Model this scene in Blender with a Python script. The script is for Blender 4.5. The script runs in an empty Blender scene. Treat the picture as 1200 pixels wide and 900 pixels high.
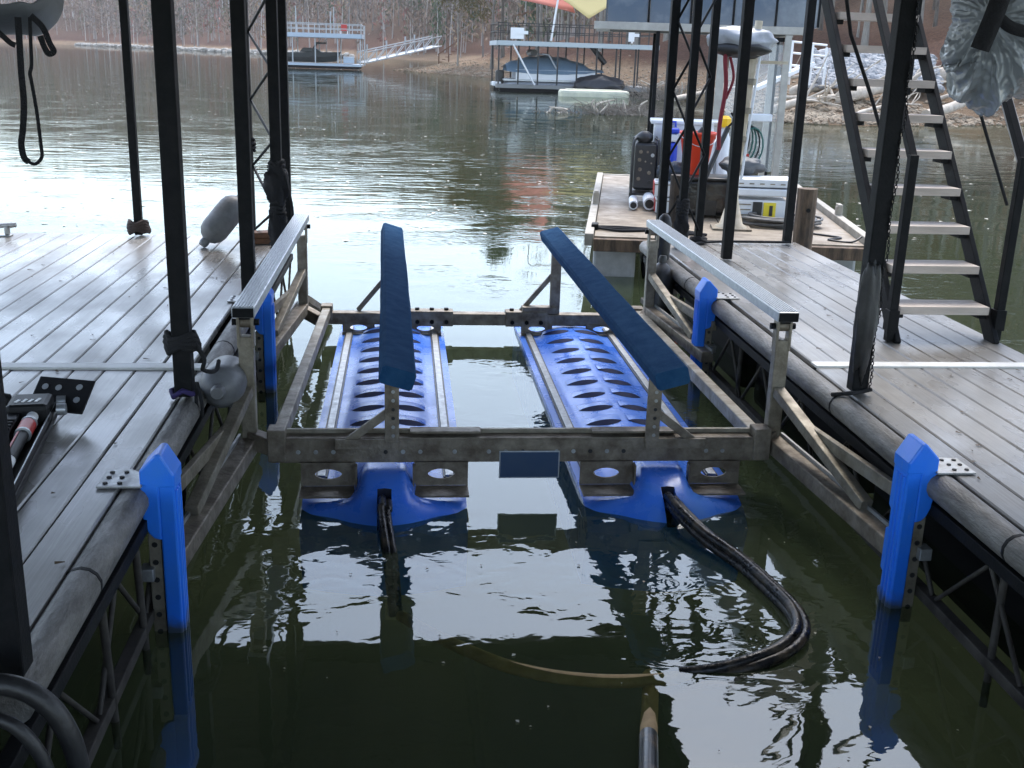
import bpy, math, random
import numpy as np
from mathutils import Vector, Matrix, noise

scene = bpy.context.scene
COL = scene.collection
rnd = random.Random(7)
R = math.radians

# ------------------------------------------------------------ camera
CAMZ = 2.08
FPX, PITCH, YAW, ROLL = 1280.28, 0.2930275, 0.1033340, 0.0320824
def cam_axes():
    cp, sp, cy, sy = math.cos(PITCH), math.sin(PITCH), math.cos(YAW), math.sin(YAW)
    f = Vector((sy*cp, cy*cp, -sp)); r0 = Vector((cy, -sy, 0)); u0 = r0.cross(f)
    r = math.cos(ROLL)*r0 + math.sin(ROLL)*u0
    u = -math.sin(ROLL)*r0 + math.cos(ROLL)*u0
    return f, r, u
FWD, RGT, UPV = cam_axes()
cam = bpy.data.cameras.new('camera')
cam.sensor_width = 36.0
cam.lens = FPX/1200*36.0
cam.clip_start, cam.clip_end = 0.05, 4000
camo = bpy.data.objects.new('camera', cam); COL.objects.link(camo)
m = Matrix((RGT, UPV, -FWD)).transposed().to_4x4()
m.translation = Vector((0, 0, CAMZ))
camo.matrix_world = m
scene.camera = camo

# ------------------------------------------------------------ world, sun, exposure
world = bpy.data.worlds.new('World'); scene.world = world; world.use_nodes = True
wn = world.node_tree; wn.nodes.clear()
sky = wn.nodes.new('ShaderNodeTexSky'); sky.sky_type = 'NISHITA'; sky.sun_disc = False
SUN_EL, SUN_AZ = R(58), R(20)
sky.sun_elevation = SUN_EL; sky.sun_rotation = SUN_AZ
sky.air_density = 1.0; sky.dust_density = 1.2; sky.ozone_density = 1.2
hs = wn.nodes.new('ShaderNodeHueSaturation'); hs.inputs['Saturation'].default_value = 0.78
bg = wn.nodes.new('ShaderNodeBackground'); bg.inputs['Strength'].default_value = 0.13
wo = wn.nodes.new('ShaderNodeOutputWorld')
wn.links.new(sky.outputs[0], hs.inputs['Color']); wn.links.new(hs.outputs[0], bg.inputs[0]); wn.links.new(bg.outputs[0], wo.inputs[0])
sun = bpy.data.lights.new('sun', 'SUN'); sun.energy = 0.9; sun.angle = R(25); sun.color = (1, .96, .9)
suno = bpy.data.objects.new('sun', sun); COL.objects.link(suno)
sd = Vector((math.sin(SUN_AZ)*math.cos(SUN_EL), math.cos(SUN_AZ)*math.cos(SUN_EL), math.sin(SUN_EL)))
suno.rotation_euler = sd.to_track_quat('Z', 'Y').to_euler()
vs = scene.view_settings
vs.view_transform = 'Standard'; vs.look = 'None'; vs.gamma = 1; vs.use_curve_mapping = False
vs.exposure = 2.13

# ------------------------------------------------------------ measuring: where a sight line meets a plane of the place
def ray(u, v): return FWD + RGT*((u-600)/FPX) + UPV*((450-v)/FPX)
def atz(u, v, z):
    d = ray(u, v); return d*((z-CAMZ)/d.z) + Vector((0, 0, CAMZ))
def aty(u, v, y):
    d = ray(u, v); return d*(y/d.y) + Vector((0, 0, CAMZ))

# ------------------------------------------------------------ mesh helpers
class MB:
    def __init__(s): s.v = []; s.f = []; s.sm = []
    def add(s, vs_, fs, smooth=False):
        o = len(s.v); s.v += [tuple(x) for x in vs_]
        for f in fs: s.f.append(tuple(i+o for i in f)); s.sm.append(smooth)
        return s
    def box(s, c, d, M=None):
        hx, hy, hz = d[0]/2, d[1]/2, d[2]/2
        P = [Vector((x, y, z)) for x in (-hx, hx) for y in (-hy, hy) for z in (-hz, hz)]
        if M is not None: P = [M @ p for p in P]
        c = Vector(c)
        return s.add([p+c for p in P], [(0,1,3,2),(4,6,7,5),(0,4,5,1),(2,3,7,6),(0,2,6,4),(1,5,7,3)])
    def beam(s, a, b, w, h, up=(0,0,1), roll=0):
        a, b = Vector(a), Vector(b); d = b-a; L = d.length; d.normalize()
        up = Vector(up)
        if abs(d.dot(up)) > .98: up = Vector((0,1,0))
        x = d.cross(up).normalized(); z = x.cross(d)
        M = Matrix((x, d, z)).transposed()
        if roll: M = M @ Matrix.Rotation(roll, 3, 'Y')
        return s.box((a+b)/2, (w, L, h), M)
    def angle(s, a, b, w, h, t, up=(0,0,1), flip=1):
        # steel angle: a horizontal flange and a vertical web
        a, b = Vector(a), Vector(b); d = (b-a).normalized(); x = d.cross(Vector(up)).normalized()*flip
        u = Vector(up)
        s.beam(a+x*(w/2)-u*(t/2), b+x*(w/2)-u*(t/2), w, t, up)
        return s.beam(a+x*(t/2)-u*(t+(h-t)/2), b+x*(t/2)-u*(t+(h-t)/2), t, h-t-.001, up)
    def tube(s, pts, r, n=8, cap=True, smooth=True):
        P = [Vector(p) for p in pts]; k = len(P)
        rr = r if isinstance(r, (list, tuple)) else [r]*k
        T = [((P[min(i+1,k-1)]-P[max(i-1,0)]).normalized()) for i in range(k)]
        t0 = T[0]; ref = Vector((0,0,1)) if abs(t0.z) < .9 else Vector((1,0,0))
        nrm = (ref - t0*ref.dot(t0)).normalized()
        V = []
        for i in range(k):
            nrm = (nrm - T[i]*nrm.dot(T[i])).normalized(); bn = T[i].cross(nrm)
            for j in range(n):
                a = 2*math.pi*j/n
                V.append(P[i] + (nrm*math.cos(a)+bn*math.sin(a))*rr[i])
        F = [(i*n+j, i*n+(j+1)%n, (i+1)*n+(j+1)%n, (i+1)*n+j) for i in range(k-1) for j in range(n)]
        s.add(V, F, smooth)
        if cap: s.add(V[:n], [tuple(range(n-1,-1,-1))]); s.add(V[-n:], [tuple(range(n))])
        return s
    def prism(s, poly, vec):
        P = [Vector(p) for p in poly]; vec = Vector(vec); n = len(P)
        nor = Vector((0,0,0))
        for i in range(n): nor += P[i].cross(P[(i+1)%n])
        if nor.dot(vec) > 0: P.reverse()
        V = P + [p+vec for p in P]
        F = [tuple(range(n)), tuple(range(2*n-1, n-1, -1))]
        F += [(i, n+i, n+(i+1)%n, (i+1)%n) for i in range(n)]
        F = [F[0], F[1]] + [f for f in F[2:]]
        return s.add(V, F)
    def lathe(s, prof, a, b, n=16, smooth=True):
        # prof: list of (radius, t); t runs 0..1 from a to b
        a, b = Vector(a), Vector(b); d = (b-a); t0 = d.normalized()
        ref = Vector((0,0,1)) if abs(t0.z) < .9 else Vector((1,0,0))
        x = (ref - t0*ref.dot(t0)).normalized(); y = t0.cross(x); V = []
        for r, t in prof:
            for j in range(n):
                q = 2*math.pi*j/n; V.append(a+d*t+(x*math.cos(q)+y*math.sin(q))*max(r, 1e-4))
        k = len(prof)
        F = [(i*n+j, i*n+(j+1)%n, (i+1)*n+(j+1)%n, (i+1)*n+j) for i in range(k-1) for j in range(n)]
        s.add(V, F, smooth)
        s.add(V[:n], [tuple(range(n-1,-1,-1))]); return s.add(V[-n:], [tuple(range(n))])
    def mesh(s, name):
        me = bpy.data.meshes.new(name); me.from_pydata(s.v, [], s.f)
        me.polygons.foreach_set('use_smooth', s.sm); me.update(); return me
    def build(s, name, mat, parent=None, bevel=0, loc=None):
        me = s.mesh(name); o = bpy.data.objects.new(name, me); COL.objects.link(o)
        if mat: me.materials.append(mat)
        if parent is not None:
            o.parent = parent
            o.matrix_parent_inverse = Matrix.Translation(-Vector(abs_loc(parent)))
        if bevel:
            b = o.modifiers.new('bevel', 'BEVEL'); b.width = bevel; b.segments = 2; b.limit_method = 'ANGLE'; b.angle_limit = R(40)
        return o
def abs_loc(o):
    l = Vector(o.location)
    return l
def thing(name, label, cat, loc=(0,0,0), group=None):
    o = bpy.data.objects.new(name, None); COL.objects.link(o); o.location = loc
    o.empty_display_size = .2
    o['label'] = label; o['category'] = cat
    if group: o['group'] = group
    return o
def tag(o, label, cat, group=None):
    o['label'] = label; o['category'] = cat
    if group: o['group'] = group
    return o
def child(me, name, parent, loc=(0,0,0), rot=None, scale=None):
    # a part given in world coordinates whose mesh data is shared
    o = bpy.data.objects.new(name, me); COL.objects.link(o); o.parent = parent
    o.location = Vector(loc)-Vector(abs_loc(parent))
    if rot: o.rotation_euler = rot
    if scale: o.scale = scale
    return o
def sub(mb, name, mat, part, bevel=0):
    # a sub-part of a part whose own matrix is the identity
    o = mb.build(name, mat, None, bevel); o.parent = part
    return o

# ------------------------------------------------------------ materials
def srgb(r, g, b):
    f = lambda c: (c/12.92 if c <= .04045 else ((c+.055)/1.055)**2.4)
    return (f(r/255), f(g/255), f(b/255))
MATS = {}
def mat(name, col, rough=.6, metal=0, col2=None, nscale=8, bump=0, bscale=60, vary=0, coat=0, rvar=0, stretch=None, emit=0, alpha=1, thr=(.35,.65), spec=.5):
    if name in MATS: return MATS[name]
    M = bpy.data.materials.new(name); M.use_nodes = True; MATS[name] = M
    nt = M.node_tree; N = nt.nodes; L = nt.links; b = N['Principled BSDF']
    b.inputs['Roughness'].default_value = rough; b.inputs['Metallic'].default_value = metal
    b.inputs['Specular IOR Level'].default_value = spec
    if coat: b.inputs['Coat Weight'].default_value = coat; b.inputs['Coat Roughness'].default_value = .12
    if alpha < 1: b.inputs['Alpha'].default_value = alpha
    tc = N.new('ShaderNodeTexCoord'); mp = N.new('ShaderNodeMapping'); L.new(tc.outputs['Object'], mp.inputs[0])
    if stretch: mp.inputs['Scale'].default_value = stretch
    colout = None
    if col2 is not None:
        nz = N.new('ShaderNodeTexNoise'); nz.inputs['Scale'].default_value = nscale; nz.inputs['Detail'].default_value = 6; nz.inputs['Roughness'].default_value = .65
        L.new(mp.outputs[0], nz.inputs['Vector'])
        rp = N.new('ShaderNodeMapRange'); rp.inputs[1].default_value, rp.inputs[2].default_value = thr; L.new(nz.outputs[0], rp.inputs[0])
        mx = N.new('ShaderNodeMix'); mx.data_type = 'RGBA'; L.new(rp.outputs[0], mx.inputs[0])
        mx.inputs[6].default_value = (*col, 1); mx.inputs[7].default_value = (*col2, 1); colout = mx.outputs[2]
        if rvar:
            rm = N.new('ShaderNodeMapRange'); rm.inputs[1].default_value = .3; rm.inputs[2].default_value = .7
            rm.inputs[3].default_value = max(.02, rough-rvar); rm.inputs[4].default_value = min(1, rough+rvar)
            L.new(nz.outputs[0], rm.inputs[0]); L.new(rm.outputs[0], b.inputs['Roughness'])
    if vary:
        oi = N.new('ShaderNodeObjectInfo'); h = N.new('ShaderNodeHueSaturation')
        mr = N.new('ShaderNodeMapRange'); mr.inputs[3].default_value = 1-vary; mr.inputs[4].default_value = 1+vary
        L.new(oi.outputs['Random'], mr.inputs[0]); L.new(mr.outputs[0], h.inputs['Value'])
        if colout: L.new(colout, h.inputs['Color'])
        else: h.inputs['Color'].default_value = (*col, 1)
        colout = h.outputs[0]
    if colout: L.new(colout, b.inputs['Base Color'])
    else: b.inputs['Base Color'].default_value = (*col, 1)
    if bump:
        n2 = N.new('ShaderNodeTexNoise'); n2.inputs['Scale'].default_value = bscale; n2.inputs['Detail'].default_value = 4
        L.new(mp.outputs[0], n2.inputs['Vector'])
        bp = N.new('ShaderNodeBump'); bp.inputs['Strength'].default_value = bump; bp.inputs['Distance'].default_value = .01
        L.new(n2.outputs[0], bp.inputs['Height']); L.new(bp.outputs[0], b.inputs['Normal'])
    return M

def attr_mat(name, attr='tint', rough=.9):
    M = bpy.data.materials.new(name); M.use_nodes = True
    N = M.node_tree.nodes; b = N['Principled BSDF']; b.inputs['Roughness'].default_value = rough
    b.inputs['Specular IOR Level'].default_value = .15
    a = N.new('ShaderNodeAttribute'); a.attribute_name = attr
    M.node_tree.links.new(a.outputs['Color'], b.inputs['Base Color']); return M
steel_dark = mat('painted black steel', (.004,.005,.006), .55, col2=(.010,.010,.011), nscale=14, bump=.15, bscale=90, spec=.14)
galv = mat('weathered galvanised steel', (.30,.27,.21), .5, .35, col2=(.15,.125,.09), nscale=9, bump=.25, bscale=70, rvar=.12)
galv_rust = mat('rusty galvanised steel', (.25,.215,.165), .55, .3, col2=(.11,.085,.06), nscale=11, bump=.3, bscale=60, rvar=.12)
galv_bright = mat('bright galvanised steel', (.42,.43,.43), .42, .6, col2=(.27,.27,.265), nscale=20, rvar=.1)
alu = mat('brushed aluminium', (.52,.54,.56), .4, .65, col2=(.40,.42,.44), nscale=30, rvar=.08)
blue_plastic = mat('blue moulded plastic', (.018,.185,.86), .36, col2=(.026,.20,.74), nscale=5, bump=.06, bscale=120, thr=(.4,.75), rvar=.08)
tank_plastic = mat('blue rotomoulded tank plastic', (.04,.18,.78), .28, col2=(.07,.22,.70), nscale=4, bump=.05, bscale=80, rvar=.1, thr=(.4,.7))
carpet = mat('navy marine carpet', (.012,.056,.145), .95, col2=(.026,.088,.19), nscale=14, bump=1.0, bscale=300, spec=.08)
def scum(M):
    # dried lake scum and scuffs: a ragged band above the waterline and pale scratches
    nt = M.node_tree; N = nt.nodes; L = nt.links; b = N['Principled BSDF']; src = b.inputs['Base Color'].links[0].from_socket
    g = N.new('ShaderNodeNewGeometry'); sp = N.new('ShaderNodeSeparateXYZ'); L.new(g.outputs['Position'], sp.inputs[0])
    nz = N.new('ShaderNodeTexNoise'); nz.inputs['Scale'].default_value = 14; nz.inputs['Detail'].default_value = 6; L.new(g.outputs['Position'], nz.inputs['Vector'])
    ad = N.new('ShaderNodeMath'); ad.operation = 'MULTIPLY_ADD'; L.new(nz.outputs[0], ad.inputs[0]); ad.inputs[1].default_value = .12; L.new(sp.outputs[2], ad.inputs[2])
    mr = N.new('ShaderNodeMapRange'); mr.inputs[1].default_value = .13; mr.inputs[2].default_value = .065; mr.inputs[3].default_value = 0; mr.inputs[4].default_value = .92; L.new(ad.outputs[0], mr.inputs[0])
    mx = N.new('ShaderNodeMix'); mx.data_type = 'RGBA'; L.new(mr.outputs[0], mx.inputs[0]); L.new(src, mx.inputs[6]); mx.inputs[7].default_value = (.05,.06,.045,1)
    n2 = N.new('ShaderNodeTexNoise'); n2.inputs['Scale'].default_value = 1; n2.inputs['Detail'].default_value = 7; n2.inputs['Roughness'].default_value = .75
    mp = N.new('ShaderNodeMapping'); mp.inputs['Scale'].default_value = (38, 38, 6); L.new(g.outputs['Position'], mp.inputs[0]); L.new(mp.outputs[0], n2.inputs['Vector'])
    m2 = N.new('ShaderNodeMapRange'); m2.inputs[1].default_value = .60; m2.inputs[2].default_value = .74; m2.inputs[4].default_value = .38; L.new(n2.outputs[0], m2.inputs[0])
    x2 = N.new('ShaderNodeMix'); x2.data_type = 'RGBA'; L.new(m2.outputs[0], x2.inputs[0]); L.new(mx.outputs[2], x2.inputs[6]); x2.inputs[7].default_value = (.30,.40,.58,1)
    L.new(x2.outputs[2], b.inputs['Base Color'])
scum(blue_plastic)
rubber = mat('black rubber', (.008,.008,.009), .45, col2=(.02,.02,.02), nscale=12, bump=.2, bscale=60)
hose_m = mat('wet black hose', (.010,.010,.011), .3, col2=(.11,.085,.055), nscale=11, thr=(.52,.72), bump=.4, bscale=45, rvar=.12)
muddy = mat('silt covered hose', (.62,.41,.20), .8, col2=(.42,.27,.12), nscale=9)
truss_m = mat('dull brown steel rod', (.075,.068,.058), .65, col2=(.035,.03,.026), nscale=12, spec=.2)
grey_vinyl = mat('grey vinyl fender', (.17,.175,.185), .45, col2=(.085,.085,.085), nscale=7, bump=.1, rvar=.1, thr=(.4,.75))
edge_m = mat('weathered grey edge tube', (.19,.18,.165), .5, col2=(.075,.07,.062), nscale=6, bump=.5, bscale=50, rvar=.15, stretch=(2.5,.6,2.5))
rope_m = mat('black rope', (.012,.012,.014), .9, bump=.8, bscale=250)
white_paint = mat('white paint', (.72,.72,.70), .5, col2=(.55,.54,.5), nscale=6)
wood_brown = mat('brown timber', (.17,.075,.035), .7, col2=(.09,.042,.022), nscale=5, stretch=(6,1,6), bump=.3, bscale=50)
wood_old = mat('old weathered timber', (.20,.13,.08), .85, col2=(.05,.035,.025), nscale=5, stretch=(3,3,.6), bump=.5, bscale=40)
float_m = mat('black dock float plastic', (.004,.004,.005), .7, col2=(.008,.008,.008), nscale=4, spec=.15)
# ============================================================ SETTING: water, lakebed, terrain
def structure(o): o['kind'] = 'structure'; return o
def water_material():
    M = bpy.data.materials.new('lake water'); M.use_nodes = True
    nt = M.node_tree; N = nt.nodes; L = nt.links; N.clear()
    out = N.new('ShaderNodeOutputMaterial')
    geo = N.new('ShaderNodeNewGeometry')
    sep = N.new('ShaderNodeSeparateXYZ'); L.new(geo.outputs['Position'], sep.inputs[0])
    def nz(sx, sy, detail, rough=.5, dist=0, off=0):
        mp = N.new('ShaderNodeMapping'); mp.inputs['Scale'].default_value = (sx, sy, 1); mp.inputs['Location'].default_value = (off, off*1.7, off*.3)
        mp.inputs['Rotation'].default_value = (0, 0, R(8))
        L.new(geo.outputs['Position'], mp.inputs[0])
        t = N.new('ShaderNodeTexNoise'); t.inputs['Scale'].default_value = 1; t.inputs['Detail'].default_value = detail
        t.inputs['Roughness'].default_value = rough; t.inputs['Distortion'].default_value = dist
        L.new(mp.outputs[0], t.inputs['Vector']); return t.outputs[0]
    def math_(op, a, b):
        n = N.new('ShaderNodeMath'); n.operation = op
        for i, x in enumerate((a, b)):
            if isinstance(x, (int, float)): n.inputs[i].default_value = x
            else: L.new(x, n.inputs[i])
        return n.outputs[0]
    def rng(x, a, b, c, d):
        n = N.new('ShaderNodeMapRange'); n.interpolation_type = 'SMOOTHSTEP'
        for i, q in enumerate((a, b, c, d)): n.inputs[i+1].default_value = q
        L.new(x, n.inputs[0]); return n.outputs[0]
    Y = sep.outputs[1]
    # heights in metres: small capillary ripples in the slip, longer wavelets on the open cove
    near = math_('MULTIPLY', nz(5.8, 8.6, 1.6, .45, .9), .0030)
    patch = rng(nz(.75, 1.0, 2, .5, 0, 11.6), .44, .62, .12, 1.25)
    near = math_('ADD', near, math_('MULTIPLY', nz(15, 22, 1.5, .4, .6, 5), .00055))
    near = math_('MULTIPLY', near, patch)
    openw = math_('MULTIPLY', nz(1.1, 3.6, 1.6, .45, .5, 3), .0095)
    gust = rng(nz(.05, .16, 2, .5, 0, 7), .40, .62, .35, 1.4)
    openw = math_('MULTIPLY', openw, gust)
    band = rng(Y, 9, 24, 0, 1)
    openw = math_('MULTIPLY', openw, band)
    calm = rng(Y, 17, 42, 1, .09)
    openw = math_('MULTIPLY', openw, calm)
    hgt = math_('ADD', near, openw)
    bp = N.new('ShaderNodeBump'); bp.inputs['Strength'].default_value = 1; bp.inputs['Distance'].default_value = 1
    L.new(hgt, bp.inputs['Height'])
    dif = N.new('ShaderNodeBsdfDiffuse'); dif.inputs['Color'].default_value = (.044,.060,.031,1)
    tr = N.new('ShaderNodeBsdfTransparent'); tr.inputs['Color'].default_value = (.70,.76,.55,1)
    murk = N.new('ShaderNodeMixShader'); murk.inputs[0].default_value = .58
    L.new(dif.outputs[0], murk.inputs[1]); L.new(tr.outputs[0], murk.inputs[2])
    gl = N.new('ShaderNodeBsdfGlossy'); gl.inputs['Roughness'].default_value = .015; gl.inputs['Color'].default_value = (.74,.76,.74,1)
    L.new(bp.outputs[0], gl.inputs['Normal'])
    fr = N.new('ShaderNodeFresnel'); fr.inputs['IOR'].default_value = 2.0; L.new(bp.outputs[0], fr.inputs['Normal'])
    front = math_('SUBTRACT', 1.0, geo.outputs['Backfacing']); fac = math_('MULTIPLY', fr.outputs[0], front)
    mx = N.new('ShaderNodeMixShader'); L.new(fac, mx.inputs[0]); L.new(murk.outputs[0], mx.inputs[1]); L.new(gl.outputs[0], mx.inputs[2])
    L.new(mx.outputs[0], out.inputs['Surface'])
    return M
w = MB(); w.add([(-1500,-40,0),(1500,-40,0),(1500,1500,0),(-1500,1500,0)], [(0,1,2,3)])
structure(w.build('lake_water', water_material()))
b_ = MB(); b_.add([(-1500,-40,-2.2),(1500,-40,-2.2),(1500,1500,-2.2),(-1500,1500,-2.2)], [(0,1,2,3)])
structure(b_.build('lakebed', mat('lakebed silt', (.012,.014,.007), .95, col2=(.008,.010,.005), nscale=1)))

SHORE = [(900,20),(60,33),(40,38),(30,41.5),(24,42.5),(20,40.2),(16.3,38.7),(13.6,39.6),(13.3,45),(14.6,52),(17.5,61),(21,72),(20,82),(14,94),(6.9,104),(2.5,116),(-1.2,127),(0.5,134),(8,160),(14,210),(8,262),(-14,292),(-48,338),(-81,407),(-142,514),(-260,560),(-500,600),(-1500,640),(-1500,2500),(1500,2500),(1500,20)]
SP = np.array(SHORE, float)
def shore_dist(X, Y):
    # signed distance to the shoreline, positive on land
    P = np.stack([X.ravel(), Y.ravel()], 1); n = len(SP)
    best = np.full(len(P), 1e9); inside = np.zeros(len(P), bool)
    for i in range(n):
        a = SP[i]; b = SP[(i+1) % n]; ab = b-a
        t = np.clip(((P-a)@ab)/(ab@ab), 0, 1); d = np.hypot(*(P-a-t[:,None]*ab).T); best = np.minimum(best, d)
        c = ((a[1] > P[:,1]) != (b[1] > P[:,1]))
        with np.errstate(divide='ignore', invalid='ignore'):
            xi = (b[0]-a[0])*(P[:,1]-a[1])/(b[1]-a[1])+a[0]
        inside ^= c & (P[:,0] < xi)
    return np.where(inside, best, -best).reshape(X.shape)
def land_height(X, Y):
    d = shore_dist(X, Y)
    far = np.clip((np.hypot(X, Y)-180)/120, 0, 1)
    dd = np.maximum(d, 0)
    near_h = np.interp(dd, [0,2.5,7,9.5,10.6,16,30,60,120,400], [0,.32,1.15,1.6,2.25,3.2,6.6,14,26,60])
    far_h = np.interp(dd, [0,4,9,12,30,70,140,400], [0,.7,1.6,3.2,12,33,58,78])
    h = near_h*(1-far)+far_h*far
    nz = np.array([noise.fractal(Vector((x*.11, y*.11, 0)), .9, 2.1, 4) for x, y in zip(X.ravel(), Y.ravel())]).reshape(X.shape)
    nz2 = np.array([noise.noise(Vector((x*.9, y*.9, 4))) for x, y in zip(X.ravel(), Y.ravel())]).reshape(X.shape)
    h = h + nz*np.clip(dd*.06, 0, 1.1) + nz2*np.clip(dd*.05, 0, .10)
    return np.where(d > 0, h, np.maximum(d*.35, -1.8) + .0)
def build_terrain():
    na, nr = 300, 190
    ang = np.linspace(R(-52), R(62), na); rad = 33*(900/33.)**np.linspace(0, 1, nr)
    A, Q = np.meshgrid(ang, rad); X = Q*np.sin(A); Y = Q*np.cos(A); Z = land_height(X, Y)
    V = np.stack([X.ravel(), Y.ravel(), Z.ravel()], 1)
    idx = np.arange(na*nr).reshape(nr, na)
    F = np.stack([idx[:-1,:-1].ravel(), idx[:-1,1:].ravel(), idx[1:,1:].ravel(), idx[1:,:-1].ravel()], 1)
    keep = (Z.ravel()[F].max(1) > -.6); F = F[keep]
    me = bpy.data.meshes.new('hillside'); me.from_pydata(V.tolist(), [], F[:, ::-1].tolist())
    me.polygons.foreach_set('use_smooth', [True]*len(me.polygons))
    M = bpy.data.materials.new('lake shore ground'); M.use_nodes = True
    N = M.node_tree.nodes; L = M.node_tree.links; bs = N['Principled BSDF']; bs.inputs['Roughness'].default_value = .95; bs.inputs['Specular IOR Level'].default_value = .15
    g = N.new('ShaderNodeNewGeometry'); sp = N.new('ShaderNodeSeparateXYZ'); L.new(g.outputs['Position'], sp.inputs[0])
    def nzt(s, det, rg=.6):
        t = N.new('ShaderNodeTexNoise'); t.inputs['Scale'].default_value = s; t.inputs['Detail'].default_value = det; t.inputs['Roughness'].default_value = rg
        L.new(g.outputs['Position'], t.inputs['Vector']); return t.outputs[0]
    n1 = nzt(.35, 5); n2 = nzt(3.4, 8, .85); n3 = nzt(.08, 3)
    zz = N.new('ShaderNodeMath'); zz.operation = 'MULTIPLY_ADD'; L.new(n1, zz.inputs[0]); zz.inputs[1].default_value = 1.3; L.new(sp.outputs[2], zz.inputs[2])
    r = N.new('ShaderNodeValToRGB'); L.new(zz.outputs[0], r.inputs[0])
    mr = N.new('ShaderNodeMapRange'); mr.inputs[1].default_value = 0; mr.inputs[2].default_value = 8; L.new(zz.outputs[0], mr.inputs[0]); L.new(mr.outputs[0], r.inputs[0])
    e = r.color_ramp.elements
    e[0].position = 0; e[0].color = (.09,.062,.04,1)
    e[1].position = 1; e[1].color = (.10,.064,.043,1)
    for p, c in ((.10,(.19,.135,.088,1)),(.24,(.24,.172,.112,1)),(.31,(.15,.09,.058,1)),(.36,(.10,.052,.036,1)),(.6,(.125,.070,.048,1))):
        k = e.new(p); k.color = c
    mx = N.new('ShaderNodeMix'); mx.data_type = 'RGBA'; mx.blend_type = 'MULTIPLY'; mx.inputs[0].default_value = .85
    rr = N.new('ShaderNodeValToRGB'); L.new(n2, rr.inputs[0]); rr.color_ramp.elements[0].position = .34; rr.color_ramp.elements[0].color = (.28,.26,.24,1); rr.color_ramp.elements[1].position = .66; rr.color_ramp.elements[1].color = (1.45,1.40,1.34,1)
    L.new(r.outputs[0], mx.inputs[6]); L.new(rr.outputs[0], mx.inputs[7]); L.new(mx.outputs[2], bs.inputs['Base Color'])
    bp = N.new('ShaderNodeBump'); bp.inputs['Strength'].default_value = .8; bp.inputs['Distance'].default_value = .25; L.new(n2, bp.inputs['Height']); L.new(bp.outputs[0], bs.inputs['Normal'])
    me.materials.append(M)
    structure_o = bpy.data.objects.new('hillside', me); COL.objects.link(structure_o); structure(structure_o)
    return V, F
TV, TF = build_terrain()
def ground(x, y):
    return float(land_height(np.array([x*1.0]), np.array([y*1.0]))[0])
# ============================================================ DOCKS
DK = .58                       # deck level above the water
def plank_material():
    M = bpy.data.materials.new('wet grey composite decking'); M.use_nodes = True
    N = M.node_tree.nodes; L = M.node_tree.links; b = N['Principled BSDF']
    g = N.new('ShaderNodeNewGeometry')
    def nzt(sc, det, rg=.6, off=0):
        mp = N.new('ShaderNodeMapping'); mp.inputs['Scale'].default_value = sc; mp.inputs['Location'].default_value = (off,)*3; L.new(g.outputs['Position'], mp.inputs[0])
        t = N.new('ShaderNodeTexNoise'); t.inputs['Scale'].default_value = 1; t.inputs['Detail'].default_value = det; t.inputs['Roughness'].default_value = rg
        L.new(mp.outputs[0], t.inputs['Vector']); return t.outputs[0]
    grain = nzt((130, 3.5, 30), 3, .6); stain = nzt((1.6, 1.1, 1), 5, .65, 3); wet = nzt((2.4, 1.0, 1), 4, .6, 9)
    oi = N.new('ShaderNodeObjectInfo')
    r = N.new('ShaderNodeValToRGB'); L.new(stain, r.inputs[0]); e = r.color_ramp.elements
    e[0].position = .36; e[0].color = (.175,.162,.145,1); e[1].position = .66; e[1].color = (.285,.275,.26,1)
    k = e.new(.5); k.color = (.225,.215,.20,1)
    gm = N.new('ShaderNodeMapRange'); gm.inputs[1].default_value = .3; gm.inputs[2].default_value = .7; gm.inputs[3].default_value = .82; gm.inputs[4].default_value = 1.14; L.new(grain, gm.inputs[0])
    om = N.new('ShaderNodeMapRange'); om.inputs[3].default_value = .86; om.inputs[4].default_value = 1.12; L.new(oi.outputs['Random'], om.inputs[0])
    mu = N.new('ShaderNodeMath'); mu.operation = 'MULTIPLY'; L.new(gm.outputs[0], mu.inputs[0]); L.new(om.outputs[0], mu.inputs[1])
    h = N.new('ShaderNodeHueSaturation'); L.new(r.outputs[0], h.inputs['Color']); L.new(mu.outputs[0], h.inputs['Value']); L.new(h.outputs[0], b.inputs['Base Color'])
    rm = N.new('ShaderNodeMapRange'); rm.inputs[1].default_value = .38; rm.inputs[2].default_value = .62; rm.inputs[3].default_value = .20; rm.inputs[4].default_value = .42; L.new(wet, rm.inputs[0]); L.new(rm.outputs[0], b.inputs['Roughness'])
    b.inputs['Specular IOR Level'].default_value = .38; b.inputs['Coat Weight'].default_value = .06; b.inputs['Coat Roughness'].default_value = .22
    bp = N.new('ShaderNodeBump'); bp.inputs['Strength'].default_value = .28; bp.inputs['Distance'].default_value = .002; L.new(grain, bp.inputs['Height']); L.new(bp.outputs[0], b.inputs['Normal'])
    return M
PLANK = plank_material()
PW, PITCHW, PT = .1368, .142, .03
def plank_mesh(L, name, w=PW):
    mb = MB(); b = .006; hw, hl = w/2, L/2
    prof = [(-hw,-PT),(-hw,-b),(-hw+b,0),(hw-b,0),(hw,-b),(hw,-PT)]
    mb.prism([(x, -hl, z) for x, z in prof], (0, L, 0))
    me = mb.mesh(name); me.materials.append(PLANK); return me
def deck_rows(root, x0, n, y0, y1, sgn=1, off=0):
    me = plank_mesh(y1-y0, 'plank')
    for i in range(n):
        child(me, 'plank', root, (x0+sgn*((i+.5)*PITCHW)+off, (y0+y1)/2 + rnd.uniform(-.003,.003), DK+rnd.uniform(-.0015,.0015)))
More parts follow.
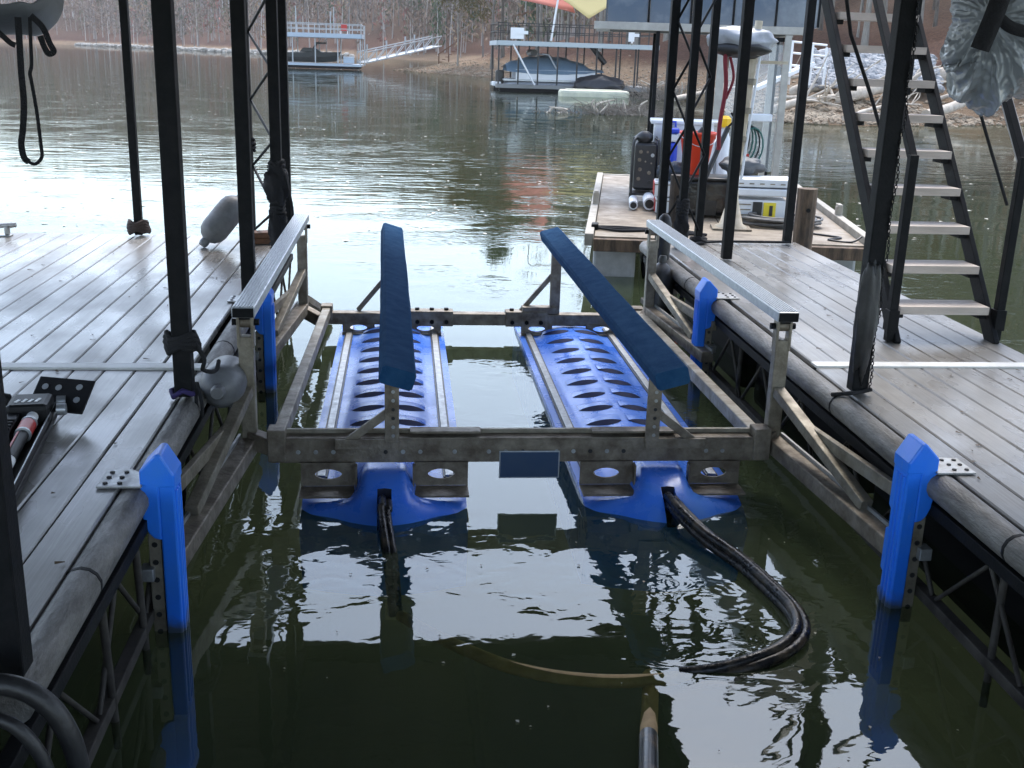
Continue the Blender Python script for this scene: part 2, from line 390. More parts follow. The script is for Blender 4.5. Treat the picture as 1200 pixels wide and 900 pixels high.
def truss(root, x, y0, y1, step=.62):
    # edge truss under the decking: two chords and zigzag rods
    zt, zb = .43, .07
    MB().beam((x, y0, zt), (x, y1, zt), .045, .05).build('truss_chord', steel_dark, root, .004)
    MB().beam((x, y0, zb), (x, y1, zb), .045, .045).build('truss_chord', truss_m, root, .004)
    n = int((y1-y0)/step); dy = (y1-y0)/n
    for i in range(n):
        a = y0+i*dy
        MB().tube([(x, a, zt-.026), (x, a+dy*.5, zb+.024)], .0095, 6).build('truss_rod', truss_m, root)
        MB().tube([(x, a+dy*.55, zb+.024), (x, a+dy, zt-.026)], .0095, 6).build('truss_rod', truss_m, root)
def square_post(root, x, y, top, w=.078, z0=DK, m_=None, plate=True):
    if plate:
        MB().box((x, y, z0+.006), (w*1.9, w*1.9, .010)).build('post_base', steel_dark, root)
    return MB().box((x, y, (z0+.012+top)/2), (w, w, top-z0-.012)).build('post', m_ or steel_dark, root, .006)
ROOFZ = 3.2
# ---- left finger
ld = thing('dock', 'grey plank dock on the left with black posts and a round fender', 'dock', (-2.6, 5, 0))
deck_rows(ld, -.992, 25, 1.2, 5.165, -1)
deck_rows(ld, -.992, 25, 5.255, 9.12, -1, off=-.035)
MB().box((-2.75, 5.21, DK+.003), (3.6, .085, .014)).build('transition_strip', white_paint, ld, .003)['label'] = 'white strip across the planks'
MB().box((-2.75, 9.155, .46), (3.6, .05, .2)).build('end_board', edge_m, ld, .008)
MB().tube([(-.953, y, .5235) for y in np.linspace(2.42, 9.1, 30)], .0575, 14).build('edge_tube', edge_m, ld)
for y in (3.05, 5.72, 8.3): MB().tube([(-.953, y-.008, .5235), (-.953, y+.008, .5235)], .0590, 14).build('tube_joint', steel_dark, ld)
truss(ld, -.93, 1.4, 9.05)
for i in range(4): MB().box((-2.1, 2.2+i*2.0, .12), (1.7, 1.7, .62)).build('float', float_m, ld, .06)
for y in (2.0, 4.4, 6.6, 8.9): MB().box((-2.75, y, .47), (3.55, .07, .12)).build('joist', steel_dark, ld)
for y in (3.12, 3.56, 6.98):
    MB().tube([(-.925, y, .44), (-.915, y+.02, -.1)], .014, 8).build('drop_rod', truss_m, ld)
LPOSTS = [(-.955, 2.47), (-.962, 4.73), (-.905, 6.42), (-.93, 8.24), (-.95, 9.05), (-1.24, 9.03), (-2.13, 9.05)]
for x, y in LPOSTS: square_post(ld, x, y, ROOFZ, .078 if x > -2 else .062, plate=False)
def lacing(root, a, b, z0, z1, n, m_=steel_dark, first=0):
    dz = (z1-z0)/n
    for i in range(n):
        p, q = (a, b) if (i+first) % 2 == 0 else (b, a)
        MB().tube([(p[0], p[1], z0+i*dz), (q[0], q[1], z0+(i+1)*dz)], .0105, 6).build('lacing_rod', m_, root)
lacing(ld, (-1.20, 8.99), (-.95, 8.28), .66, ROOFZ, 10)
# ---- right finger
rd = thing('dock', 'narrow grey plank dock on the right carrying the stairs', 'dock', (2.75, 5, 0))
deck_rows(rd, 2.115, 9, 1.2, 5.245, 1)
deck_rows(rd, 2.115, 9, 5.335, 9.22, 1, off=.02)
MB().box((2.745, 5.29, DK+.003), (1.25, .085, .014)).build('transition_strip', white_paint, rd, .003)['label'] = 'white strip across the planks'
MB().box((2.76, 9.255, .46), (1.28, .05, .2)).build('end_board', edge_m, rd, .008)
MB().tube([(2.074, y, .5235) for y in np.linspace(1.3, 9.2, 30)], .0575, 14).build('edge_tube', edge_m, rd)
for y in (3.2, 4.78, 7.6): MB().tube([(2.074, y-.008, .5235), (2.074, y+.008, .5235)], .0590, 14).build('tube_joint', steel_dark, rd)
truss(rd, 2.07, 1.4, 9.15)
MB().box((3.40, 5.2, .49), (.03, 7.9, .15)).build('edge_board', edge_m, rd, .005)
for i in range(4): MB().box((2.85, 2.2+i*2.0, .12), (.9, 1.7, .62)).build('float', float_m, rd, .06)
for y in (2.0, 4.4, 6.6, 8.9): MB().box((2.75, y, .47), (1.25, .07, .12)).build('joist', steel_dark, rd)
for y in (3.25, 6.35):
    MB().tube([(2.075, y, .44), (2.065, y-.02, -.1)], .014, 8).build('drop_rod', truss_m, rd)
RPOSTS = [(2.16, 4.82, .078), (2.17, 9.12, .07), (2.285, 8.86, .062), (2.50, 9.1, .062), (2.525, 8.32, .075), (3.29, 9.12, .068)]
for x, y, w_ in RPOSTS: square_post(rd, x, y, ROOFZ, w_, plate=False)
lacing(rd, (2.29, 8.9), (2.49, 9.07), .70, ROOFZ, 8, first=1)
lacing(rd, (2.19, 9.1), (2.28, 8.9), .75, ROOFZ, 9)
# black rubber boot at the dock corner by the guide rail
bt = MB(); bt.lathe([(.055,0),(.06,.5),(.06,.8),(.045,.93),(.02,1)], (2.02, 8.35, .55), (2.02, 8.35, .93), 12); bt.build('corner_boot', rubber, rd)
# ---- header walkway where the photographer stands
hd = thing('dock', 'grey plank walkway across the head of the boat slip', 'dock', (0, .4, 0))
mh = MB(); prof = [(-.067,-PT),(-.067,-.006),(-.061,0),(.061,0),(.067,-.006),(.067,-PT)]
mh.prism([(-4.5, y, z) for y, z in prof], (9.0, 0, 0)); mhe = mh.mesh('plank'); mhe.materials.append(PLANK)
for i in range(20): child(mhe, 'plank', hd, (0, 1.1-i*PITCHW, DK-.002))
MB().box((0, 1.17, .42), (3.0, .05, .24)).build('end_board', edge_m, hd)
for x in (-3, -1, 1, 3): MB().box((x, -.3, .12), (1.4, 2.2, .62)).build('float', float_m, hd, .06)
for x in (-3.6, 0.5, 3.6):
    MB().box((x, -1.4, 1.9), (.08, .08, 2.6)).build('post', steel_dark, hd)

# ---- upper deck over the slip (seen only as a dark mirror image in the water)
ud = thing('upper_deck', 'dark underside of the upper deck mirrored in the near water', 'upper deck', (0, 3, ROOFZ))
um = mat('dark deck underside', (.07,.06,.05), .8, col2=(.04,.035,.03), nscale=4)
def roof_panel(x0, x1, y0, y1):
    n = max(1, round((y1-y0)/.145)); dy = (y1-y0)/n
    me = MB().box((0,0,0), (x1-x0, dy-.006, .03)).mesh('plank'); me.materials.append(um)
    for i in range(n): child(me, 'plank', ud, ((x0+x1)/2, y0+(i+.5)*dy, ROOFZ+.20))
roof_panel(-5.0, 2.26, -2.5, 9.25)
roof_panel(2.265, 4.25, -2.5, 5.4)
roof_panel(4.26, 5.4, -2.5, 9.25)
for y in (-2.4, 0, 2.47, 4.78, 6.6, 9.15): MB().box((.2, y, ROOFZ+.10), (10.4, .09, .16)).build('cross_beam', steel_dark, ud)
for x in (-4.9, -2.13, -.93, .6, 2.2, 4.3, 5.3): MB().box((x, 3.4, ROOFZ+.092), (.07, 11.6, .14)).build('long_beam', steel_dark, ud)

# ============================================================ BLUE DOCK BUMPERS
def bumper(x, y, side, label, tilt=0):
    # side +1: the slip lies towards +x (left dock), -1: towards -x
    r = thing('dock_bumper', label, 'bumper', (x, y, 0), 'blue plastic bumpers along the slip')
    t = .056; L = .128; s = side
    top = .70
    # slab along the dock edge: far edge notched, pointed crown
    yz = [(-L/2,-.35),(L/2-.03,-.35),(L/2-.03,-.02),(L/2,.01),(L/2,.04),(L/2-.055,.075),(L/2-.055,.10),(L/2,.125),(L/2,.30),(L/2-.055,.335),(L/2-.055,.37),(L/2,.40),(L/2,.60),(-L/2,.60)]
    mb = MB(); mb.prism([(x - s*t/2, y+a, z) for a, z in yz], (s*t, 0, 0))
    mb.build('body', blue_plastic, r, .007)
    # vertical flutes on the slip face
    for a in (-.04, -.012, .016):
        fl = MB(); fl.prism([(x+s*(t/2-.001), y+a-.011, -.3), (x+s*(t/2-.001), y+a+.011, -.3), (x+s*(t/2+.008), y+a+.006, -.3), (x+s*(t/2+.008), y+a-.006, -.3)], (0, 0, .86))
        fl.build('flute', blue_plastic, r, .003)
    # head reaching back over the edge tube, round below
    hx = [(-.003,.575),(-.003,.622),(.042,.70),(.060,.70),(.118,.640),(.118,.48),(.112,.435),(.098,.40),(.08,.38),(.053,.372),(.053,.575)]
    hb = MB(); hb.prism([(x + s*(t/2) - s*q, y-L/2-.003, z) for q, z in hx], (0, L+.006, 0)); hb.build('head', blue_plastic, r, .007)
    # perforated galvanised channel behind
    MB().box((x-s*(t/2+.028), y-.02, .16), (.045, .06, .46)).build('channel', galv, r, .004)
    for k in range(6): MB().tube([(x-s*(t/2+.028), y-.052, .0+k*.07), (x-s*(t/2+.028), y-.0495, .0+k*.07)], .011, 8).build('bolt_hole', rubber, r)
    # bracket plate screwed to the deck
    p = [(x-s*.08, y-.085), (x-s*.235, y-.085), (x-s*.235, y+.075), (x-s*.15, y+.085), (x-s*.08, y+.02)]
    pl = MB().prism([(a, b, DK+.003) for a, b in p], (0, 0, .007)).build('bracket_plate', galv_bright, r, .001)
    for dx, dy in ((.21,-.055),(.16,-.055),(.21,.0),(.165,.0),(.21,.05),(.16,.05)):
        sub(MB().tube([(x-s*dx, y+dy, DK+.009), (x-s*dx, y+dy, DK+.014)], .009, 8), 'screw', steel_dark, pl)
    MB().box((x-s*.085, y-.05, .24), (.05, .06, .05)).build('clamp', galv_bright, r, .004)
    return r
bumper(-.835, 3.75, 1, 'blue plastic bumper on the left dock edge nearest the camera')
bumper(-.835, 6.72, 1, 'blue plastic bumper behind the ribbed guide rail at the left dock')
bumper(1.965, 3.83, -1, 'blue plastic bumper with fluted face on the right dock, nearest the camera')
bumper(1.965, 6.95, -1, 'tall blue bumper behind the guide rail at the right dock')

# ============================================================ BOAT LIFT
lf = thing('boat_lift', 'galvanised floating boat lift with two blue tanks and navy bunks', 'boat lift', (.6, 6.4, 0))
YF, YB = 4.97, 8.12            # front and rear cross beams
ZF, ZB = .300, .185
def tank(xc):
    H = .39
    # cross sections: flange flats, a rounded central hump, a wide moulded nose that falls to the water
    xs = np.array([-H,-.378,-.345,-.30,-.26,-.225,-.19,-.16,-.13,-.10,-.07,-.035,0,.035,.07,.10,.13,.16,.19,.225,.26,.30,.345,.378,H])
    def hump(x):
        a = abs(x); return .060*max(0, 1-(a/.235)**2)**.8
    def nose(x, y):
        # narrow crest under the beam between the plates, flaring out wide ahead of them
        a = abs(x); k = min(1, max(0, (y-4.76)/.08))
        return k*.132*min(1, max(0, (.17-a)/.07)) + (1-k)*.128*max(0, 1-a/.385)**.6
    ys = [4.60,4.64,4.70,4.78,4.86,4.92,5.00,5.06,5.14,5.3,6.0,7.0,8.0,8.3,8.40,8.45]
    nf = [.0,.22,.55,.86,1.0,1.0,1.0,.75,.25,0,0,0,0,0,0,0]
    fl = [-.075,-.05,-.02,.0,.014,.022,.028,.03,.032,.032,.032,.032,.032,.03,.012,-.05]
    V = []; nx = len(xs)
    for y, f_, q in zip(ys, fl, nf):
        for x in xs:
            yy = y + (.10*(abs(x)/H)**1.5*max(0, (4.95-y)/.35))
            V.append((xc+x, yy, f_+nose(x, y)*q+hump(x)*(1-q)*(1 if y < 8.2 else .6)))
    F = [(i*nx+j, i*nx+j+1, (i+1)*nx+j+1, (i+1)*nx+j) for i in range(len(ys)-1) for j in range(nx-1) if not (i < 3 and nx//2-1 <= j <= nx//2)]   # hose notch left open in the nose
    mb = MB(); mb.add(V, F, True)
    rim = [i*nx for i in range(len(ys))]; rim2 = [(len(ys)-1)*nx+j for j in range(1, nx)]; rim3 = [i*nx+nx-1 for i in range(len(ys)-2, -1, -1)]; rim4 = [j for j in range(nx-2, 0, -1)]
    loop = rim+rim2+rim3+rim4
    S = [Vector(V[i]) for i in loop]; B = [Vector((p.x, p.y+(.1 if p.y < 5 else 0), -.4)) for p in S]
    k = len(S); mb.add(S+B, [(i, i+k, (i+1)%k+k, (i+1)%k)[::-1] for i in range(k)], True)
    t = mb.build('tank', tank_plastic, lf)
    slot = mat('painted slot shade', (.003,.010,.055), .7, spec=.15)
    hz_ = lambda x: .032+hump(x)
    for i in range(11):
        y = 5.30+i*.262
        for s in (-1, 1):
            # soft pillow rib
            n1, n2 = 9, 6; Vt = []
            for a_ in range(n1):
                u_ = a_/(n1-1); x = .022+u_*.192
                for c_ in range(n2):
                    w_ = c_/(n2-1); yy = y+.055*u_**2+.012+w_*(.135-.03*u_)
                    lift = .0165*(math.sin(math.pi*min(1, u_*.9+.08))**.6)*((1-w_)**.55)
                    Vt.append((xc+s*x, yy, hz_(x)+lift-.0012))
            Fc = [(a_*n2+c_, a_*n2+c_+1, (a_+1)*n2+c_+1, (a_+1)*n2+c_) for a_ in range(n1-1) for c_ in range(n2-1)]
            rib = MB().add(Vt, [f[::-1] for f in Fc] if s > 0 else Fc, True); sub(rib, 'rib', tank_plastic, t)
            # lens shaped scoop at its near edge, a dark face with the hollow's shade put in its colour
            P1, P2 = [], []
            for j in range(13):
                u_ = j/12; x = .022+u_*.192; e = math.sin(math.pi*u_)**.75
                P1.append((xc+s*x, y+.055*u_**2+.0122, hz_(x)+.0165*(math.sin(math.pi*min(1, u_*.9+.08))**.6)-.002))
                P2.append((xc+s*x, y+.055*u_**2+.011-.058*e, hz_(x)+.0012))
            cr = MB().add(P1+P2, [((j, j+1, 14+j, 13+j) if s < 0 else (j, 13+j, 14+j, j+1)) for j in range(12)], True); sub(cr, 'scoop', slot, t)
    # bright channels along the flats, with dark rubber seams
    for s in (-1, 1):
        sub(MB().box((xc+s*.318, 6.68, .042), (.040, 3.12, .016)), 'channel', galv_bright, t, .002)
        for d in (-.026, .026): sub(MB().box((xc+s*.318+d, 6.68, .036), (.008, 3.12, .012)), 'seam', rubber, t)
    # hose notch in the nose: two cheeks, a back wall and a dark floor
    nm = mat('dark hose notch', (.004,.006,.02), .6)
    c1, c0 = nx//2+1, nx//2-1
    for c_ in (c0, c1):
        top = [Vector(V[i*nx+c_]) for i in range(4)]; bot = [Vector((p.x, p.y, -.09)) for p in top]
        ck = MB().add(top+bot, [(i, i+1, i+5, i+4) for i in range(3)]); o_ = sub(ck, 'notch_cheek', tank_plastic, t); so = o_.modifiers.new('thick','SOLIDIFY'); so.thickness = .004; so.offset = 0
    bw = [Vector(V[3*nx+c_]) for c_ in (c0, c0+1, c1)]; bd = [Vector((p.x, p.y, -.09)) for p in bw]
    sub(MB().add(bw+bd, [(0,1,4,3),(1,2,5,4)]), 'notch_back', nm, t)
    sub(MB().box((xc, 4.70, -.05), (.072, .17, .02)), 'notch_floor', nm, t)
    return t
TL, TR = -.088, 1.262
tank(TL); tank(TR)
# cross beams
fb = MB(); fb.angle((-.63, YF, ZF), (1.80, YF, ZF), .10, .125, .010, flip=-1)
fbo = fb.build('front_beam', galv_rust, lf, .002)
for i in range(26):
    x = -.50+i*.083
    if rnd.random() < .8: sub(MB().tube([(x, YF-.0035, ZF-.07), (x, YF-.0005, ZF-.07)], .011, 8), 'bolt_or_lit_hole', galv_bright if rnd.random() < .45 else rubber, fbo)  # discs for the beam's holes, light from behind put into the bright ones
MB().box((.585, YF+.075, ZF+.012), (2.44, .022, .022)).build('beam_lip', galv, lf, .003)
MB().box((TR-.13, YF+.055, ZF+.02), (.42, .07, .012)).build('splice_plate', galv_rust, lf, .002)
MB().box((TL+.29, YF+.055, ZF+.02), (.34, .07, .012)).build('splice_plate', galv_rust, lf, .002)
rb = MB().box((.63, YB, ZB-.045), (2.46, .09, .09)); rbo = rb.build('rear_beam', galv_rust, lf, .006)
for xc in (TL+.30, TR-.33):
    sp_ = MB().box((xc, YB-.004, ZB-.038), (.32, .105, .115)).build('splice_plate', galv_rust, lf, .004)
    for dx in (-.11, 0, .11):
        sub(MB().tube([(xc+dx, YB, ZB+.0), (xc+dx, YB, ZB+.035)], .017, 6), 'bolt_or_lit_hole', steel_dark, sp_)
        sub(MB().tube([(xc+dx, YB-.05, ZB-.06), (xc+dx, YB-.072, ZB-.06)], .017, 6), 'bolt_or_lit_hole', steel_dark, sp_)
# tank plates hanging from the beams: each with an eye-shaped opening
def hang_plate(x0, x1, z0, z1, y, flange, eye, eyex=None):
    n = 20; cx = (x0+x1)/2 if eyex is None else eyex; cz = (z0+z1)/2; a, b = eye
    inner = []
    for i in range(n):
        q = 2*math.pi*i/n; c = math.cos(q)
        inner.append((cx+a*c, cz+b*math.copysign(abs(math.sin(q))**1.25, math.sin(q))))
    outer = []
    for (px, pz) in inner:
        dx, dz = px-cx, pz-cz
        k = 1e9
        if abs(dx) > 1e-6: k = min(k, ((x1-cx) if dx > 0 else (x0-cx))/dx)
        if abs(dz) > 1e-6: k = min(k, ((z1-cz) if dz > 0 else (z0-cz))/dz)
        outer.append((cx+dx*k, cz+dz*k))
    t = .008; V = [(x, y, z) for x, z in inner]+[(x, y, z) for x, z in outer]+[(x, y+t, z) for x, z in inner]+[(x, y+t, z) for x, z in outer]
    F = []
    for i in range(n):
        j = (i+1) % n
        F += [(i, j, n+j, n+i), (2*n+i, 3*n+i, 3*n+j, 2*n+j), (i, 2*n+i, 2*n+j, j), (n+i, n+j, 3*n+j, 3*n+i)]
    mb = MB(); mb.add(V, F)
    # corner fill so that the outline is a clean rectangle
    mb.box(((x0+x1)/2, y+t/2, z0+.004), (x1-x0, t+.002, .008)); mb.box(((x0+x1)/2, y+t/2, z1-.004), (x1-x0, t+.002, .008))
    mb.box((x0+.004, y+t/2, (z0+z1)/2), (.008, t+.002, z1-z0-.018)); mb.box((x1-.004, y+t/2, (z0+z1)/2), (.008, t+.002, z1-z0-.018))
    if flange: mb.box(((x0+x1)/2, y-flange/2, z0-.006), (x1-x0, flange, .010))
    return mb.build('tank_plate', galv_rust, lf)
for xc in (TL, TR):
    hang_plate(xc-.40, xc-.14, .066, .185, 4.945, .13, (.065, .026))
    hang_plate(xc+.14, xc+.40, .066, .185, 4.945, .13, (.065, .026))
    MB().box((xc-.136, 4.92, .12), (.008, .05, .12)).build('plate_rib', galv_rust, lf); MB().box((xc+.136, 4.92, .12), (.008, .05, .12)).build('plate_rib', galv_rust, lf)
    hang_plate(xc-.37, xc-.13, .045, .105, YB-.055, .06, (.065, .022))
    hang_plate(xc+.13, xc+.37, .045, .105, YB-.055, .06, (.065, .022))
# registration plate between the tanks
rp_ = MB().box((.612, YF-.012, .165), (.285, .005, .13)).build('blue_sign_plate', mat('dark blue enamel plate', (.02,.05,.11), .35, col2=(.03,.06,.115), nscale=9), lf, .006)
rp_['label'] = 'small dark blue rectangular plate under the front beam'
sub(MB().box((.612, YF-.0095, .165), (.297, .004, .142)), 'rim', alu, rp_, .006)
# side tubes front to rear
for (xa, xb) in ((-.60, -.575), (1.77, 1.80)):
    MB().beam((xa, YF+.07, ZF-.03), (xb, YB+.02, ZB-.0), .06, .075).build('side_tube', galv, lf, .006)
    MB().box((xa, YF+.03, ZF-.035), (.085, .10, .16)).build('corner_gusset', galv_rust, lf, .006)
    MB().box((xb, YB, ZB+.0), (.085, .11, .11)).build('corner_gusset', galv_rust, lf, .006)
# side uprights with forked heads, guide rails, swing arms and braces
for s, X in ((1, -.735), (-1, 1.85)):
    xo = X - s*.0
    for Y, nm_ in ((5.06, 0), (7.98, 1)):
        z0, z1 = .22, .78
        MB().box((X, Y, (z0+z1)/2), (.07, .06, z1-z0)).build('upright', galv, lf, .006)
        for d in (-.032, .032): MB().box((X+d, Y-.004, .80), (.014, .062, .15)).build('fork_cheek', galv, lf, .005)
        MB().tube([(X-.062, Y, .845), (X+.062, Y, .845)], .016, 10).build('pin', steel_dark, lf)
        MB().tube([(X-.024, Y, .845), (X+.024, Y, .845)], .026, 12).build('roller', galv_rust, lf)
        # link from the beam end out to the upright
        xe = (-.62 if s > 0 else 1.79)
        MB().beam((xe, Y-.06, .25 if nm_ == 0 else .17), (X, Y, .27 if nm_ == 0 else .22), .07, .085).build('corner_link', galv_rust, lf, .006)
        ya = Y-1.22
        xa = (-.86 if s > 0 else 1.985)
        # lower swing arm: channel running back to the bumper
        MB().beam((X-s*.005, Y-.02, .245), (xa, ya, .215), .085, .075).build('swing_arm', galv_rust, lf, .006)
        MB().beam((X-s*.045, Y-.02, .285), (xa-s*.03, ya, .255), .012, .030).build('arm_flange', galv_bright, lf)
        # diagonal brace from upright to arm
        MB().beam((X, Y-.035, .52), (xa+s*.012, ya+.32, .275), .055, .05).build('brace', galv, lf, .004)
        MB().beam((X-s*.05, Y-.25, .42), (xa-s*.06, ya+.1, .40), .03, .06).build('upper_arm', galv, lf, .004)
    # guide rail: ribbed aluminium tread on top
    g = MB().box((X, 6.50, .905), (.105, 3.02, .050)); go = g.build('guide_rail', alu, lf, .006)
    for k in range(7):
        sub(MB().box((X-.042+k*.014, 6.50, .9325), (.006, 3.0, .005)), 'tread', alu, go)
    MB().box((X, 4.988, .905), (.096, .010, .042)).build('rail_end', steel_dark, lf, .002)
    for Y in (5.06, 7.98): MB().box((X, Y, .872), (.05, .07, .016)).build('rail_seat', steel_dark, lf)
# rear outboard struts
MB().beam((-.735, 8.05, .30), (-.60, 8.6, .05), .07, .05).build('strut', galv_rust, lf, .004)
# bunks: carpeted beams canted inward on perforated posts
def bunk(xn, zn, xf, zf, yn, yf, cant):
    a, b = Vector((xn, yn, zn)), Vector((xf, yf, zf))
    mb = MB(); d = (b-a).normalized(); x = d.cross(Vector((0,0,1))).normalized(); z = x.cross(d)
    M = Matrix((x, d, z)).transposed() @ Matrix.Rotation(cant, 3, 'Y')
    nseg = 14; w_, h_ = .155, .085; r_ = .012
    prof = [(-w_/2+r_,-h_/2),(w_/2-r_,-h_/2),(w_/2,-h_/2+r_),(w_/2,h_/2-r_),(w_/2-r_,h_/2),(-w_/2+r_,h_/2),(-w_/2,h_/2-r_),(-w_/2,-h_/2+r_)]
    V = []; L_ = (b-a).length
    for i in range(nseg+1):
        t = -L_/2+L_*i/nseg
        wob = rnd.uniform(-.0015, .0015)
        for px, pz in prof: V.append((a+b)/2 + M @ Vector((px+wob, t, pz+wob)))
    n = 8; F = [(i*n+j, i*n+(j+1)%n, (i+1)*n+(j+1)%n, (i+1)*n+j)[::-1] for i in range(nseg) for j in range(n)]
    F += [tuple(range(n)), tuple(range(nseg*n+n-1, nseg*n-1, -1))]
    mb.add(V, F); return mb.build('bunk', carpet, lf)
bl = bunk(-.025, .705, -.09, .775, 4.62, 8.30, R(17))
br = bunk(1.205, .705, 1.12, .765, 4.62, 8.30, R(-15))
for xb_, s in ((-.055, 1), (1.21, -1)):
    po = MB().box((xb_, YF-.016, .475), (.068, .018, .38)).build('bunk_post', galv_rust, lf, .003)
    MB().box((xb_-s*.026, YF+.02, .47), (.012, .055, .37)).build('bunk_post_web', galv_rust, lf, .002)
    for k in range(7):
        sub(MB().tube([(xb_+.006, YF-.0275, .32+k*.044), (xb_+.006, YF-.0255, .32+k*.044)], .009, 8), 'bolt_or_lit_hole', rubber if k in (2, 3) else galv_bright, po)  # post holes drawn as discs, bright colour painted as light showing through
    MB().beam((xb_-s*.02, YF-.0, .43), (xb_-s*.21, YF-.0, .285), .022, .04).build('bunk_brace', galv_rust, lf, .003)
    MB().box((xb_-s*.12, YF-.016, .275), (.30, .012, .05)).build('bunk_foot', galv_rust, lf, .002)
    xr = xb_-.03 if s > 0 else 1.15
    MB().box((xr, YB, .445), (.075, .05, .54)).build('bunk_post', galv_rust, lf, .003)
    MB().beam((xr-.02, YB+.03, .48), (xr-.26, YB+.03, .19), .03, .035).build('bunk_brace', galv_rust, lf, .003)
MB().box((1.03, YB, .215), (.26, .09, .05)).build('bunk_foot', galv_rust, lf, .003)
# ============================================================ HOSES
def smooth_path(pts, n=10):
    P = [Vector(p) for p in pts]; out = []
    for i in range(len(P)-1):
        p0, p1, p2, p3 = P[max(i-1,0)], P[i], P[i+1], P[min(i+2,len(P)-1)]
        for k in range(n):
            t = k/n
            out.append(.5*((2*p1)+(p2-p0)*t+(2*p0-5*p1+4*p2-p3)*t*t+(3*p1-p0-3*p2+p3)*t**3))
    out.append(P[-1]); return out
def hose_thing(name, label, cat, pts, r, lobes=1, m_=None, below=None):
    t = thing(name, label, cat, (pts[0][0], pts[0][1], 0))
    path = smooth_path(pts, 8)
    for k in range(lobes):
        mb = MB(); a = 2*math.pi*k/max(lobes,1)
        off = Vector((math.cos(a), math.sin(a)*.6, math.sin(a)*.9))*(r*.62 if lobes > 1 else 0)
        mb.tube([p+off for p in path], r*(.62 if lobes > 1 else 1), 10)
        mb.build('strand' if lobes > 1 else 'hose_run', m_ or hose_m, t)
    return t
pl_ = [(-.088,4.72,.075),(-.085,4.63,.075),tuple(atz(449,600,.07)),tuple(atz(452,625,.035)),tuple(atz(456,650,-.015)),tuple(atz(459,680,-.12)),tuple(atz(462,715,-.3))]
hose_thing('air_hose', 'short black hose diving from the left blue tank into the water', 'hose', pl_, .030, 3)
pr_ = [(1.262,4.72,.075),(1.27,4.635,.078),tuple(atz(798,600,.075)),tuple(atz(826,627,.05)),tuple(atz(868,657,.035)),tuple(atz(905,690,.03)),tuple(atz(931,718,.03)),tuple(atz(937,742,.028)),tuple(atz(918,764,.018)),tuple(atz(880,780,.004)),tuple(atz(838,791,-.016)),tuple(atz(800,795,-.03))]
hb_ = hose_thing('air_hose', 'long black hose curling from the right blue tank across the water', 'hose', pr_, .034, 3)
pm = [atz(830,791,-.028), atz(800,794,-.026), atz(740,798,-.0205), atz(690,797,-.0205), atz(640,791,-.0215), atz(590,779,-.025), atz(545,761,-.04), atz(505,742,-.10), atz(470,722,-.2)]
MB().tube(smooth_path(pm, 6), .024, 10).build('silted_run', muddy, hb_)['label'] = 'silt brown stretch just under the surface'
pv = [atz(762,792,-.06), atz(762,815,-.05), atz(761,838,-.03), atz(760,862,.0), atz(760,890,.018), atz(760,930,.03), atz(760,1000,.03), (1.0,1.9,.15), (1.0,1.4,.4)]
hv = thing('pipe', 'mud stained pipe rising out of the water at the bottom of the slip', 'pipe', tuple(atz(760,890,0)))
MB().tube(smooth_path(pv[:4], 5), .030, 10).build('sunken_run', muddy, hv)
MB().tube(smooth_path(pv[3:], 5), .030, 12).build('dry_run', mat('mud stained dark pipe', (.03,.028,.026), .3, col2=(.22,.14,.08), nscale=7, thr=(.45,.6)), hv)
# hoses looping at the dock corner, lower left
h1 = [tuple(aty(u_, v_, 2.28)) for u_, v_ in ((-120,850),(-60,812),(-10,802),(28,808),(58,828),(78,856),(90,888),(96,930),(98,1010),(98,1150))]
hose_thing('hose', 'thick dark hose arching over the dock corner at lower left', 'hose', h1, .025, 1, rubber)
h2 = [tuple(aty(u_, v_, 2.22)) for u_, v_ in ((-110,880),(-50,850),(-10,842),(18,852),(40,874),(55,902),(62,940),(66,1050))]
hose_thing('hose', 'thinner dark hose curving under the thick one at lower left', 'hose', h2, .016, 1, rubber)
wc = thing('cap', 'white plastic cap piece beside the foot of the nearest left post', 'cap', (-1.03, 2.36, DK))
MB().prism([(-1.10,2.33,DK+.004),(-.995,2.33,DK+.004),(-1.005,2.33,DK+.10),(-1.10,2.33,DK+.17)], (0,.09,0)).build('block', white_paint, wc, .008)
MB().box((-1.06,2.375,DK+.178), (.07,.07,.012)).build('lid', white_paint, wc, .003)

